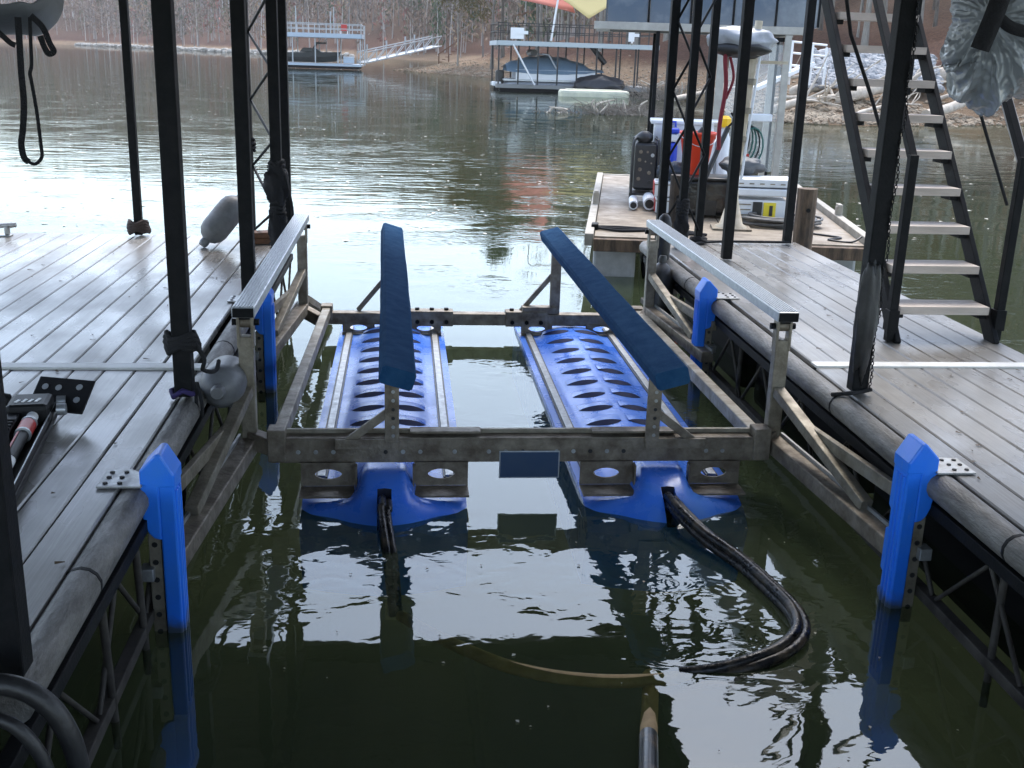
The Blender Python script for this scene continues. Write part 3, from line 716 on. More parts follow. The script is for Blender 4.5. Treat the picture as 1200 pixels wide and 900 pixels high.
# ============================================================ FENDERS, ROPES, SMALL THINGS ON THE LEFT DOCK
def lumpy(c, r, seed, amp, nu=26, nv=18, freq=2.2, flat=None):
    V = []; F = []
    for i in range(nv+1):
        th_ = math.pi*i/nv
        for j in range(nu):
            ph = 2*math.pi*j/nu
            d = Vector((math.sin(th_)*math.cos(ph), math.sin(th_)*math.sin(ph), math.cos(th_)))
            n_ = noise.fractal(d*freq+Vector((seed,seed*1.3,0)), .8, 2.2, 4)
            k = 1+amp*n_
            V.append((c[0]+d.x*r[0]*k, c[1]+d.y*r[1]*k, c[2]+d.z*r[2]*k))
    for i in range(nv):
        for j in range(nu): F.append((i*nu+j, (i+1)*nu+j, (i+1)*nu+(j+1)%nu, i*nu+(j+1)%nu))
    return MB().add(V, F, True)
def fender(a, b, r, label, m_=grey_vinyl, group=None):
    a, b = Vector(a), Vector(b); t = thing('fender', label, 'fender', tuple(a), group); d = (b-a)
    MB().lathe([(r*.30,0),(r*.62,.05),(r*.9,.14),(r,.25),(r*1.0,.75),(r*.9,.86),(r*.62,.95),(r*.30,1)], a, b, 20).build('body', m_, t)
    e = d.normalized()
    for p, q in ((a, -1), (b, 1)):
        MB().lathe([(r*.3,0),(r*.34,.6),(r*.26,1)], p-e*q*.01, p+e*q*.055, 12).build('eyelet', m_, t)
        MB().tube([p+e*q*.03+Vector((-.03,-.0,0)), p+e*q*.03+Vector((.03,-.0,0))], .010, 8).build('eye_hole', rubber, t)
    return t
fender((-1.515,8.56,DK+.058), (-1.275,8.74,DK+.355), .108, 'grey sausage shaped fender leaning at the far end of left dock')
fender((-.835,4.84,.575), (-.842,5.26,.545), .105, 'grey fender hanging on the edge tube beside the left post')
fender((1.93,8.02,.08), (1.955,8.06,.60), .10, 'blackened fender hanging behind the right guide rail far end', mat('sooty vinyl', (.03,.031,.033), .4, col2=(.06,.06,.06), nscale=6))
def rope_wraps(root, x, y, z0, z1, w, turns, name='rope_wrap', m_=None):
    mb = MB(); P = []
    n = turns*8
    for i in range(n+1):
        a = 2*math.pi*i/8; k = w*.5*(1.32+.12*math.sin(i*1.7))
        P.append((x+math.cos(a)*k, y+math.sin(a)*k, z0+(z1-z0)*i/n+.016*math.sin(i*2.3)))
    mb.tube(P, .013, 6); return mb.build(name, m_ or rope_m, root)
rp = thing('rope', 'black rope lashing wrapped around the nearer left corner post', 'rope', (-.93,8.24,DK))
rope_wraps(rp, -.93, 8.24, .62, 1.28, .080, 22); lumpy((-.93,8.235,1.12), (.085,.08,.17), 9.1, .45, 26, 20, 2.4).build('rope_bundle', rope_m, rp); lumpy((-.93,8.235,.78), (.068,.066,.2), 4.7, .4, 26, 20, 2.6).build('rope_bundle', rope_m, rp)
MB().tube(smooth_path([(-.87,8.2,1.2),(-.82,8.2,.95),(-.83,8.21,.78),(-.87,8.2,.70)]), .010, 6).build('rope_tail', rope_m, rp)
rp = thing('rope', 'black cord hanging off the post behind the grey sausage fender', 'rope', (-1.24,9.0,DK))
MB().tube(smooth_path([(-1.24,8.985,1.35),(-1.285,8.98,1.25),(-1.27,8.97,1.12),(-1.30,8.95,1.02)]), .012, 6).build('cord', rope_m, rp)
rope_wraps(rp, -1.24, 9.03, 1.28, 1.38, .08, 3)
rp = thing('rope', 'black rope tied round the left post beside the hanging grey fender', 'rope', (-.962,4.73,DK))
rope_wraps(rp, -.962, 4.73, .80, .87, .10, 4)
MB().tube(smooth_path([(-.905,4.70,.84),(-.87,4.72,.76),(-.885,4.76,.70),(-.85,4.86,.665),(-.845,4.94,.69)]), .010, 6).build('rope_tail', rope_m, rp)
MB().tube(smooth_path([(-.90,4.69,.66),(-.885,4.69,.56),(-.89,4.70,.50),(-.91,4.70,.56),(-.905,4.70,.66)]), .008, 6).build('rope_loop', rope_m, rp)
rope_wraps(rp, -.962, 4.73, .60, .615, .085, 1, 'purple_cord', mat('purple cord', (.03,.02,.10), .8))
rp = thing('rope', 'pale coiled rope bundle round the foot of the thin left post', 'rope', (-2.13,9.05,DK))
rope_wraps(rp, -2.13, 9.05, DK+.03, DK+.12, .12, 5, 'rope_wrap', mat('faded brown rope', (.05,.035,.03), .9, bump=.8, bscale=200))
# timber offcuts
for (cx, cy, cz, w_, l_, h_, rz, lb) in ((-1.10,8.80,DK+.026,.34,.14,.045,12,'brown timber offcut lying flat beneath the other on left dock'), (-1.06,8.80,DK+.075,.36,.13,.042,20,'brown timber offcut stacked on top of another by the posts')):
    o = MB().box((0,0,0), (w_, l_, h_)).build('timber_block', wood_brown, None, .004); o.location = (cx, cy, cz); o.rotation_euler = (0,0,R(rz)); tag(o, lb, 'timber')
# cleat at the far left end
ct = thing('cleat', 'pale metal dock cleat at the far left end of planks', 'cleat', (-3.17,8.95,DK))
MB().box((-3.17,8.95,DK+.006), (.16,.09,.010)).build('plate', galv_bright, ct, .003)
MB().box((-3.12,8.95,DK+.045), (.035,.05,.07)).build('horn', galv_bright, ct, .01); MB().tube([(-3.26,8.95,DK+.075),(-3.05,8.95,DK+.09)], .02, 10).build('bar', galv_bright, ct)

# ---- trolling motor lying on the left dock
tm = thing('trolling_motor', 'black trolling motor mount with red banded shaft lying on the left planks', 'motor', (-1.38,4.0,DK))
blk = mat('black anodised aluminium', (.006,.006,.007), .5, col2=(.012,.012,.013), nscale=20, spec=.25)
red = mat('red decal', (.42,.02,.015), .4)
wht = mat('white decal', (.75,.75,.75), .4)
A_, B_ = Vector((-1.50,4.42,DK)), Vector((-1.36,3.45,DK))
dv = (A_-B_).normalized(); sv = Vector((-dv.y, dv.x, 0)); zv = Vector((0,0,1))   # sv points to -x side
def Lp(t, s_, z): return B_+dv*t+sv*s_+zv*z
base = MB(); base.beam(Lp(0,0,.022), Lp(.98,0,.022), .16, .028); base.build('base_channel', blk, tm, .004)
for s_ in (-.072, .072): MB().beam(Lp(0,s_,.055), Lp(.98,s_,.055), .008, .03).build('side_rail', blk, tm, .003)
MB().beam(Lp(0,-.079,.078), Lp(.97,-.079,.078), .003, .004).build('rail_edge', alu, tm)
MB().tube([Lp(-.05,-.022,.075), Lp(.80,-.022,.08)], .022, 14).build('shaft', wht, tm)
MB().tube([Lp(.30,-.022,.078), Lp(.56,-.022,.079)], .0226, 14).build('shaft_stripe', blk, tm)
MB().tube([Lp(.57,-.022,.0785), Lp(.68,-.022,.0795)], .030, 14).build('red_collar', red, tm)['label'] = 'red collar'
for q in (.56, .69): MB().tube([Lp(q,-.022,.079), Lp(q+.012,-.022,.079)], .031, 14).build('collar_ring', alu, tm)
MB().beam(Lp(.02,-.012,.099), Lp(.54,-.012,.102), .006, .003).build('red_pinstripe', red, tm)
MB().beam(Lp(.0,.045,.07), Lp(.80,.045,.07), .045, .06).build('ribbed_arm', blk, tm, .006)
for k in range(12): MB().beam(Lp(.30+k*.034,.023,.104), Lp(.30+k*.034,.067,.104), .010, .010).build('arm_rib', steel_dark, tm)
hinge = MB().beam(Lp(.78,0,.08), Lp(.96,0,.08), .16, .09).build('hinge_block', blk, tm, .02)
for k, (s_, q) in enumerate(((.045,.03),(.02,.035),(-.004,.03),(-.03,.04))): sub(MB().beam(Lp(.83*1.0,s_,.1265), Lp(.83+q,s_-.01,.1265), .010, .003), 'white_mark', wht, hinge)
pl = MB().box((0,0,0), (.30,.012,.17)); 
Mr = Matrix((-sv, dv, zv)).transposed() @ Matrix.Rotation(R(-24),3,'Z') @ Matrix.Rotation(R(-48),3,'X')
po = MB().box(Lp(.99,-.10,.10), (.25,.012,.16), Mr).build('mount_plate', blk, tm, .008)
for (a, b) in ((-.02,.03),(.07,.04),(.08,-.02),(.03,-.05),(-.08,.03)):
    c0 = Lp(.99,-.10,.10)+Mr@Vector((a,-.0065,b)); sub(MB().tube([c0, c0+Mr@Vector((0,-.003,0))], .014, 10), 'bolt_or_lit_hole', alu, po)  # pale discs for the plate's holes, the light behind put in their colour
for s_, q in ((-.10,.86),(-.085,.97)): MB().tube([Lp(q,s_,.08), Lp(q,s_-.035,.08)], .024, 12).build('pivot_bolt', alu, tm)
MB().lathe([(.025,0),(.034,.2),(.036,.7),(.028,1)], Lp(.95,.09,.10), Lp(1.0,.36,.11), 12).build('handle', blk, tm)
for k in range(4): MB().tube(smooth_path([Lp(.93,.10,.07),Lp(.86,.28,.015+.014*k),Lp(.98,.42+.03*k,.02+.01*k),Lp(1.08,.35,.02+.012*k),Lp(1.02,.2,.06)]), .0075, 6).build('cable', rubber, tm)

# ============================================================ COVERS HANGING AT THE TOP CORNERS
gc = thing('boat_cover', 'grey canvas cover with black straps hanging at the top left corner', 'cover', (-1.0,3.0,2.1))
canvas = mat('grey coated canvas', (.115,.125,.13), .5, col2=(.085,.09,.095), nscale=3, bump=.2, bscale=200)
# folded canvas: facetted keel shape
def keel(pts_front, pts_back, name, m_, root, sm=False):
    n = len(pts_front); V = list(pts_front)+list(pts_back)
    F = [(i, i+1, n+i+1, n+i) for i in range(n-1)]
    return MB().add(V, F, sm)
c_out = [aty(-60,40,2.9), aty(10,58,2.9), aty(22,54,2.93), aty(45,60,2.95), aty(62,50,3.0), aty(82,28,3.06), aty(80,-20,3.1), aty(78,-120,3.1)]
c_in = [aty(-60,0,3.3), aty(0,10,3.3), aty(25,5,3.3), aty(40,12,3.32), aty(52,6,3.34), aty(60,-2,3.36), aty(60,-30,3.4), aty(58,-130,3.4)]
c_fr = [aty(-60,-10,2.72), aty(0,10,2.72), aty(25,-2,2.74), aty(36,8,2.78), aty(50,-6,2.80), aty(60,-20,2.85), aty(60,-60,2.86), aty(55,-160,2.86)]
kb = MB(); n8 = 8
kb.add(c_fr+c_out+c_in, [(i, i+1, n8+i+1, n8+i) for i in range(7)]+[(n8+i, n8+i+1, 2*n8+i+1, 2*n8+i) for i in range(7)], True)
ko = kb.build('canvas', canvas, gc); ss = ko.modifiers.new('sub','SUBSURF'); ss.levels = 2; ss.render_levels = 2
sol = ko.modifiers.new('thick','SOLIDIFY'); sol.thickness = .004
def strap(pts, w_, root, name='strap', y=2.7):
    P = [Vector(p) for p in pts]; V = []; k = len(P)
    for i, p in enumerate(P):
        d = (P[min(i+1,k-1)]-P[max(i-1,0)]).normalized(); s_ = d.cross(Vector((0,1,0))).normalized()*(w_/2)
        V += [p-s_+Vector((0,-.0015,0)), p+s_+Vector((0,-.0015,0)), p+s_+Vector((0,.0015,0)), p-s_+Vector((0,.0015,0))]
    F = [(i*4+j, i*4+(j+1)%4, (i+1)*4+(j+1)%4, (i+1)*4+j) for i in range(k-1) for j in range(4)]
    return MB().add(V, F).build(name, rope_m, root)
yy = 2.69
strap(smooth_path([aty(21,20,yy), aty(22,36,yy), aty(25,85,yy), aty(28,120,yy), aty(27,150,yy), aty(25,168,yy), aty(28,184,yy), aty(34,190,yy)], 5), .014, gc)
strap(smooth_path([aty(34,190,yy), aty(42,192,yy), aty(49,184,yy), aty(48,170,yy), aty(43,130,yy), aty(37,96,yy), aty(35,86,yy), aty(37,76,yy), aty(36,50,yy), aty(35,20,yy)], 5), .0075, gc)
strap(smooth_path([aty(36,18,yy), aty(50,32,yy), aty(58,50,yy), aty(63,60,yy), aty(57,63,yy), aty(52,55,yy), aty(47,42,yy)], 5), .013, gc, 'buckle_strap')
strap(smooth_path([aty(-4,36,yy), aty(3,42,yy), aty(12,50,yy), aty(18,53,yy)], 5), .012, gc, 'strap')
# clear plastic wrapped bundle, top right
pb = thing('plastic_bundle', 'crumpled grey plastic wrapped bundle hanging at the top right corner', 'bundle', (2.2,4,2.1))
plas = mat('crumpled grey plastic sheet', (.25,.27,.285), .2, bump=.5, bscale=26, spec=.8)
cc = aty(1182,28,4.0)
def ridged(v): return 1-abs(2*noise.noise(v))
lb = lumpy(tuple(cc), (.215,.2,.235), 3.1, .10, 260, 150, 1.1)
V2 = []
hub = aty(1165,20,3.8)
for v in lb.v:
    v = Vector(v); d = v-cc; h_ = v-hub
    a = math.atan2(h_.z, h_.x); rr = math.hypot(h_.x, h_.z)
    # folds fan out from the strap like gathered sheet
    fold = ridged(Vector((a*3.4, rr*3, 1.7)))**2*.030 + ridged(Vector((a*8.0+rr*3, rr*7, 5.2)))**2*.016 + ridged(Vector((d.x*34, d.y*20, d.z*34)))*.006
    hang = Vector((0, 0, -.05*max(0, -d.z)/.2 + .03*math.sin(d.x*22)*(1 if d.z < -.12 else 0)))
    V2.append(tuple(v + d.normalized()*(fold*min(1, rr*9)-.02) + hang))
lb.v = V2; lb.build('plastic_wrap', plas, pb)
sp1 = [aty(1178,-20,3.76), aty(1168,10,3.755), aty(1158,35,3.75), aty(1148,58,3.76)]
MB().tube(smooth_path(sp1), .034, 8).build('black_strap', rope_m, pb)
MB().tube(smooth_path([aty(1172,22,3.75), aty(1185,32,3.75), aty(1205,38,3.76)]), .020, 8).build('black_strap', rope_m, pb)
# ============================================================ STAIRS ON THE RIGHT DOCK
st = thing('staircase', 'steep steel stairs with pale timber treads rising from the right dock', 'stairs', (3.07,6.0,DK))
tread_m = mat('pale grey timber tread', (.56,.48,.42), .7, col2=(.42,.36,.31), nscale=4, stretch=(.8,5,5), bump=.25, bscale=50)
XL, XR = 2.795, 3.355
Y0, Z0, RUN, RISE = 5.93, .775, .175, .204
NST = 12
tr_me = MB().box((0,0,0), (XR-XL-.03, .20, .045)).mesh('step'); tr_me.materials.append(tread_m)
for k in range(NST):
    o = child(tr_me, 'step', st, ((XL+XR)/2, Y0+k*RUN, Z0+k*RISE-.0225))
    for X in (XL+.01, XR-.01): MB().box((X+(.02 if X < 3 else -.02), Y0+k*RUN, Z0+k*RISE-.06), (.05,.12,.028)).build('step_clip', steel_dark, st)
sdir = Vector((0, RUN, RISE)).normalized()
a0 = Vector((0, Y0-.01, Z0-.05)); zt_ = ROOFZ+.1; tl = (zt_-a0.z)/sdir.z
for X, lab in ((XL-.012, 'l'), (XR+.012, 'r')):
    o = MB().beam(Vector((X,0,0))+a0-sdir*.22, Vector((X,0,0))+a0+sdir*tl, .032, .10, up=(0,-.75,.66)).build('stringer', steel_dark, st, .004)
# newel posts and hand rails
for X, yb in ((XL-.045, 5.80), (XR+.045, 5.83)):
    MB().box((X, yb, (DK+1.62)/2+.005), (.048,.048,1.62-DK)).build('newel', steel_dark, st, .004)
    MB().box((X+.0, yb+.0, Z0-.07), (.062,.07,.12)).build('newel_bracket', steel_dark, st, .004)
    MB().beam((X, yb, 1.60), (X, yb+1.32, 1.60+1.54), .042, .042).build('hand_rail', steel_dark, st, .003)
MB().beam((XR+.10,6.35,2.06), (XR+.60,6.40,2.04), .05, .05).build('rail_return', mat('grey painted rail', (.30,.29,.28), .5), st, .003)
MB().beam((XR+.10,6.35,2.08), (XR+.055,5.85,1.60), .05, .05).build('rail_return', MATS['grey painted rail'], st, .003)
MB().box((XR+.0,7.32,2.55), (.05,.05,1.3)).build('hanger_post', steel_dark, st, .003)
MB().tube([aty(985,-60,5.5), aty(997,40,5.52), aty(1020,110,5.6), aty(1036,166,5.72)], .010, 6).build('cable', rope_m, st)
MB().tube([aty(1130,70,5.5), aty(1141,105,5.52), aty(1158,165,5.6), aty(1180,240,5.7)], .009, 6).build('cable', rope_m, st)
# chain and cable bound to the big right post
ch = thing('chain', 'dark chain and cable bound along the big right post', 'chain', (2.2,4.76,DK))
cp_ = MB()
for k in range(110):
    z = .62+k*.0165; x = 2.198+.006*math.sin(k*.35); y = 4.775-.004*math.cos(k*.5)
    a = 0 if k % 2 else math.pi/2
    ring = [Vector((x+math.cos(q)*.006*math.cos(a), y+math.cos(q)*.006*math.sin(a), z+math.sin(q)*.0105)) for q in [i*math.pi/4 for i in range(9)]]
    cp_.tube(ring, .0024, 4, cap=False)
cp_.build('links', steel_dark, ch)
sh = lumpy((2.150,4.79,.95), (.050,.044,.30), 5.0, .22, 30, 24, 2.0); sh.build('cable_sleeve', rubber, ch)
MB().tube(smooth_path([(2.03,4.80,.575),(2.09,4.74,.60),(2.16,4.765,.60),(2.21,4.77,.61)]), .010, 6).build('rope_end', rope_m, ch)

# ============================================================ WORK BARGE BEHIND THE RIGHT DOCK
BZ = .42
bA, bB, bC, bD = Vector((1.83,10.42,0)), Vector((4.42,10.07,0)), Vector((5.50,15.75,0)), Vector((2.92,16.10,0))
bu = (bB-bA).normalized(); bv = (bD-bA).normalized(); BW = (bB-bA).length; BL = (bD-bA).length
def bp(u_, v_, z=BZ): p = bA+bu*u_+bv*v_; return Vector((p.x, p.y, z))
bm = Matrix((bu, bv, Vector((0,0,1)))).transposed()
BZR = math.atan2(bu.y, bu.x)
ba = thing('work_barge', 'floating work platform with pale plywood deck behind the right dock', 'barge', (3.6,13,0))
ply = mat('weathered plywood deck', (.27,.215,.15), .6, col2=(.15,.115,.08), nscale=3.5, bump=.2, bscale=40, rvar=.2)
for i in range(2):
    for j in range(4):
        u0, u1, v0, v1 = i*BW/2+.006, (i+1)*BW/2-.006, j*BL/4+.006, (j+1)*BL/4-.006
        MB().box(bp((u0+u1)/2,(v0+v1)/2,BZ-.01), (u1-u0, v1-v0, .02), bm).build('plywood_sheet', ply, ba, .002)
rimm = mat('pale rim timber', (.42,.38,.32), .7, col2=(.28,.25,.2), nscale=6)
MB().box(bp(-.045,BL/2,BZ-.03), (.085,BL+.1,.12), bm).build('rim', rimm, ba, .008); MB().box(bp(BW+.045,BL/2,BZ+.0), (.085,BL+.1,.14), bm).build('rim', rimm, ba, .008)
MB().box(bp(BW/2,-.045,BZ-.075), (BW,.085,.12), bm).build('rim', wood_old, ba, .008); MB().box(bp(BW/2,BL+.045,BZ-.05), (BW,.085,.12), bm).build('rim', rimm, ba, .008)
foam = mat('grey white float block', (.50,.50,.49), .7, col2=(.34,.34,.33), nscale=5)
for u_ in (.16, BW-.3):
    for v_ in (.3, 2.6, 4.9): MB().box(bp(u_+.05, v_+.3, .05), (.42,.9,.55), bm).build('float', foam, ba, .03)
MB().box(bp(BW/2, BL/2, .15), (BW-1.0, BL-.5, .36), bm).build('hull', float_m, ba)
for (u_, v_) in ((-.03,2.2),(BW+.05,1.7)):
    MB().box(bp(u_,v_,BZ+.09), (.07,.09,.14), bm).build('cleat_block', rimm, ba, .006); MB().box(bp(u_,v_,BZ+.17), (.05,.16,.035), bm).build('cleat_bar', rimm, ba, .006)
# cabin: pale posts carrying a glazed upper storey
cb = thing('cabin', 'open frame cabin with glazed blue grey upper panels on the barge', 'cabin', tuple(bp(BW/2,4.7,BZ)))
frame_m = mat('cream grey cabin frame', (.42,.40,.35), .55, col2=(.33,.31,.27), nscale=8)
cabglass = mat('dusty dark cabin glazing', (.10,.13,.17), .12, col2=(.20,.23,.26), nscale=3, thr=(.5,.8), rvar=.06)
v0, v1 = 4.15, 5.5
cu0, cu1 = .05, BW-.34
hz0, hz1 = 2.42, 3.5
for u_, w_, m_ in ((.62, .05, steel_dark), (cu1, .085, frame_m)):
    for v_ in (v0, v1): MB().box(bp(u_,v_,(BZ+hz0)/2), (w_,w_,hz0-BZ-.002), bm).build('corner_post', m_, cb, .006)
MB().box(bp(1.45,v0+.01,(BZ+hz0)/2+.2), (.10,.06,hz0-BZ-.42), bm).build('door_post', frame_m, cb, .006)
for v_ in (v0, v1): MB().box(bp((cu0+cu1)/2,v_,hz0+.05), (cu1-cu0+.5,.10,.095), bm).build('header', frame_m, cb, .006)
MB().box(bp((cu0+cu1)/2,(v0+v1)/2,hz0+.012), (cu1-cu0+.1,v1-v0-.12,.02), bm).build('floor_panel', steel_dark, cb)
for i in range(5):
    a = cu0-.1+(cu1-cu0+.45)*i/5; b = cu0-.1+(cu1-cu0+.45)*(i+1)/5
    p = MB().box(bp((a+b)/2,v0-.02,(hz0+.1+hz1)/2), (b-a-.03,.02,hz1-hz0-.1), bm).build('glass_panel', cabglass, cb)
    MB().box(bp(b,v0-.02,(hz0+.1+hz1)/2), (.025,.05,hz1-hz0-.1), bm).build('mullion', steel_dark, cb)
for u_ in (cu0-.1, cu1+.37):
    MB().box(bp(u_,(v0+v1)/2,(hz0+.1+hz1)/2), (.02,v1-v0-.1,hz1-hz0-.1), bm).build('glass_panel', cabglass, cb)
MB().box(bp((cu0+cu1)/2,(v0+v1)/2,hz1+.04), (cu1-cu0+.6,v1-v0+.4,.08), bm).build('roof', frame_m, cb, .01)
dg = bpy.data.materials.new('clear door glazing'); dg.use_nodes = True
_b = dg.node_tree.nodes['Principled BSDF']; _b.inputs['Base Color'].default_value = (.75,.8,.8,1); _b.inputs['Roughness'].default_value = .06; _b.inputs['Alpha'].default_value = .22
MB().box(bp((1.5+cu1)/2,v0+.0,1.5), (cu1-1.5-.1,.012,1.6), bm).build('door_glass', dg, cb)
MB().box(bp(cu1-.12,v0+.02,1.5), (.03,.04,1.75), bm).build('door_frame', steel_dark, cb); MB().box(bp((1.5+cu1)/2,v0+.02,hz0-.06), (cu1-1.5,.04,.05), bm).build('door_frame', steel_dark, cb)
# things on the barge
def bthing(name, label, cat, u_, v_): return thing(name, label, cat, tuple(bp(u_, v_)))
def onb(px_u, px_v, z=BZ):
    p = atz(px_u, px_v, z); d = p-bA; return d.dot(bu), d.dot(bv)
blackp = mat('black plastic', (.012,.012,.013), .4, col2=(.022,.022,.022), nscale=10)
# white storage chest with blue lid stripe, standing tall
wb = bthing('storage_cabinet', 'tall white cabinet behind the red bucket on the barge', 'cabinet', 1.05, 2.75)
wp = mat('white gloss panel', (.70,.72,.74), .35, col2=(.6,.62,.64), nscale=4)
MB().box(bp(.98,2.95,BZ+.47), (.74,.5,.92), bm).build('body', wp, wb, .015)
MB().box(bp(.98,2.95,BZ+.95), (.84,.54,.045), bm).build('lid', wp, wb, .012)
for k, z in enumerate((.80,.73)): MB().box(bp(1.10,2.695,BZ+z), (.34-.06*k,.006,.022), bm).build('red_stripe', red, wb)
for s_ in (-1,1): MB().box(bp(.98+s_*.36,2.695,BZ+.47), (.03,.01,.84), bm).build('edge_trim', wp, wb)
bc = bthing('jerry_can', 'blue and white jerry can beside the white cabinet', 'can', .58, 2.6)
bluep = mat('bright blue plastic', (.02,.06,.50), .4)
MB().box(bp(.80,2.66,BZ+.58), (.17,.26,.30), bm).build('body', bluep, bc, .04); MB().box(bp(.80,2.66,BZ+.78), (.17,.26,.09), bm).build('white_band', wp, bc, .02); MB().box(bp(.80,2.66,BZ+.86), (.19,.28,.06), bm).build('top', bluep, bc, .02)
MB().tube([bp(.75,2.66,BZ+.90),bp(.75,2.66,BZ+.96),bp(.85,2.66,BZ+.96),bp(.85,2.66,BZ+.90)], .014, 8).build('handle', bluep, bc)
MB().box(bp(.80,2.66,BZ+.21), (.20,.30,.42), bm).build('stand', wp, bc, .01)
# red bucket on a black tub
bk_u, bk_v = onb(832,232)
bt = bthing('tub', 'black plastic lined tub under the red bucket on the barge', 'tub', 1.45, 1.75)
bagm = mat('black plastic bag film', (.012,.013,.014), .22, bump=.9, bscale=14)
MB().box(bp(1.20,1.75,BZ+.22), (.48,.42,.40), bm).build('body', bagm, bt, .05); MB().box(bp(1.20,1.75,BZ+.425), (.54,.48,.03), bm).build('rim', blackp, bt, .012)
MB().box(bp(1.20,1.535,BZ+.11), (.20,.012,.16), bm).build('front_panel', blackp, bt, .01)
rbk = bthing('bucket', 'orange red plastic bucket standing on the black tub', 'bucket', 1.36, 1.85)
redp = mat('orange red plastic', (.62,.045,.012), .4, col2=(.55,.035,.012), nscale=5)
c_ = bp(1.06,1.86,BZ+.445)
bkm = MB(); nn = 24
prof = [(.12,0),(.185,.30),(.198,.305),(.198,.335),(.203,.335),(.203,.36),(.19,.36),(.115,.02)]
bkm.lathe([(r_, z_/.36) for r_, z_ in prof], c_, c_+Vector((0,0,.46)), nn); bkm.build('shell', redp, rbk)
MB().tube(smooth_path([c_+Vector((-.205,0,.43)), c_+Vector((-.15,-.16,.36)), c_+Vector((0,-.205,.31)), c_+Vector((.15,-.16,.36)), c_+Vector((.205,0,.43))]), .005, 6).build('bail', alu, rbk)
MB().lathe([(.03,0),(.05,.5),(.03,1)], c_+Vector((.02,0,.40)), c_+Vector((.06,0,.50)), 10).build('tool_in_bucket', blackp, rbk)
# black strap tool leaning across the bucket
tl_ = bthing('bar', 'black padded bar leaning across the red bucket', 'bar', 1.6, 1.6)
MB().tube([bp(1.14,1.48,BZ+.42), bp(1.36,1.60,BZ+.98)], .028, 8).build('bar_body', rubber, tl_); MB().tube(smooth_path([bp(1.36,1.60,BZ+.98), bp(1.42,1.6,BZ+1.06), bp(1.38,1.6,BZ+1.13)]), .012, 8).build('hook', steel_dark, tl_)
# generator
gn = bthing('generator', 'black generator with round dials at the left edge of the barge', 'generator', .30, 2.75)
gu, gv = .52, 2.75
MB().box(bp(gu,gv,BZ+.44), (.28,.40,.56), bm).build('housing', blackp, gn, .05)
MB().box(bp(gu,gv-.205,BZ+.44), (.24,.012,.50), bm).build('panel', mat('dark dial panel', (.03,.03,.032), .4), gn, .01)
for (a, z) in ((-.06,.74),(.02,.74),(.08,.70),(-.07,.64),(.0,.62),(.07,.60),(-.06,.52),(.05,.48),(-.07,.40),(.06,.36)):
    MB().tube([bp(gu+a,gv-.212,BZ+z*.92-.07), bp(gu+a,gv-.226,BZ+z*.92-.07)], rnd.choice((.010,.014,.022)), 12).build('dial', rnd.choice((alu, galv, blackp, galv_rust)), gn)
for s_ in (-.15,.15): MB().tube(smooth_path([bp(gu+s_,gv-.22,BZ+.02), bp(gu+s_,gv-.22,BZ+.66), bp(gu+s_*.8,gv-.12,BZ+.76), bp(gu+s_*.8,gv+.1,BZ+.76), bp(gu+s_,gv+.2,BZ+.66), bp(gu+s_,gv+.2,BZ+.02)], 6), .016, 8).build('frame_tube', blackp, gn)
MB().lathe([(.05,0),(.10,.3),(.10,.7),(.04,1)], bp(gu-.02,gv-.1,BZ+.70), bp(gu-.02,gv-.1,BZ+.84), 14).build('cap', blackp, gn)
MB().box(bp(gu,gv,BZ+.12), (.34,.46,.03), bm).build('skid', blackp, gn)
# white pipes on the deck
for (du, lab, r_) in ((.40,'short white plastic pipe lying nearest the generator foot',.05),(.58,'thick white pipe with dark open end before the generator',.07)):
    p_ = thing('pipe_section', lab, 'pipe', tuple(bp(du,2.0)))
    MB().tube([bp(du,1.95,BZ+r_+.01), bp(du,2.50,BZ+r_+.01)], r_, 16).build('pipe_wall', wp, p_); MB().tube([bp(du,1.943,BZ+r_+.01), bp(du,1.948,BZ+r_+.01)], r_*.72, 16).build('bore', rubber, p_)
# stack of white and red boxes
for k, (z, lab, w_) in enumerate(((.09,'white box lowest of the stack left of the piling',.40),(.27,'white box with red end, middle of the stack by the piling',.44),(.42,'dark crumpled cloth bundle on top of the white boxes',.40))):
    s_ = thing('box' if k < 2 else 'cloth_bundle', lab, 'box' if k < 2 else 'cloth', tuple(bp(.84,1.95,BZ+z)))
    if k < 2:
        MB().box(bp(.84,1.95,BZ+z), (w_,.34,.165), bm).build('carton', wp, s_, .01); MB().box(bp(.84,1.95,BZ+z+.05), (w_+.006,.346,.012), bm).build('lid_line', galv, s_)
        MB().box(bp(.84-w_/2-.003,1.95,BZ+z), (.008,.34,.13), bm).build('end_label', red, s_)
    else:
        lumpy(tuple(bp(.84,1.95,BZ+z+.04)), (.20,.17,.10), 8.2, .35, 24, 14, 2.2).build('fold', mat('dark blue cloth', (.03,.04,.06), .9), s_)
# equipment case with yellow label, right
eq = bthing('equipment_case', 'white equipment case with a yellow label on the barge', 'case', 2.05, 1.55)
eu, ev = onb(893,262); eu, ev = 1.74, 1.45
MB().box(bp(eu,ev,BZ+.13), (.56,.36,.24), bm).build('lower_case', wp, eq, .015); MB().box(bp(eu+.01,ev+.02,BZ+.33), (.64,.44,.075), bm).build('shelf', wp, eq, .012); MB().box(bp(eu+.02,ev+.04,BZ+.425), (.62,.42,.085), bm).build('shelf', wp, eq, .012)
MB().box(bp(eu+.10,ev-.184,BZ+.14), (.13,.008,.17), bm).build('yellow_label', mat('yellow label', (.75,.60,.03), .5), eq); MB().box(bp(eu+.115,ev-.19,BZ+.14), (.035,.006,.11), bm).build('label_mark', blackp, eq)
MB().box(bp(eu-.03,ev-.184,BZ+.13), (.10,.008,.20), bm).build('dark_panel', blackp, eq)
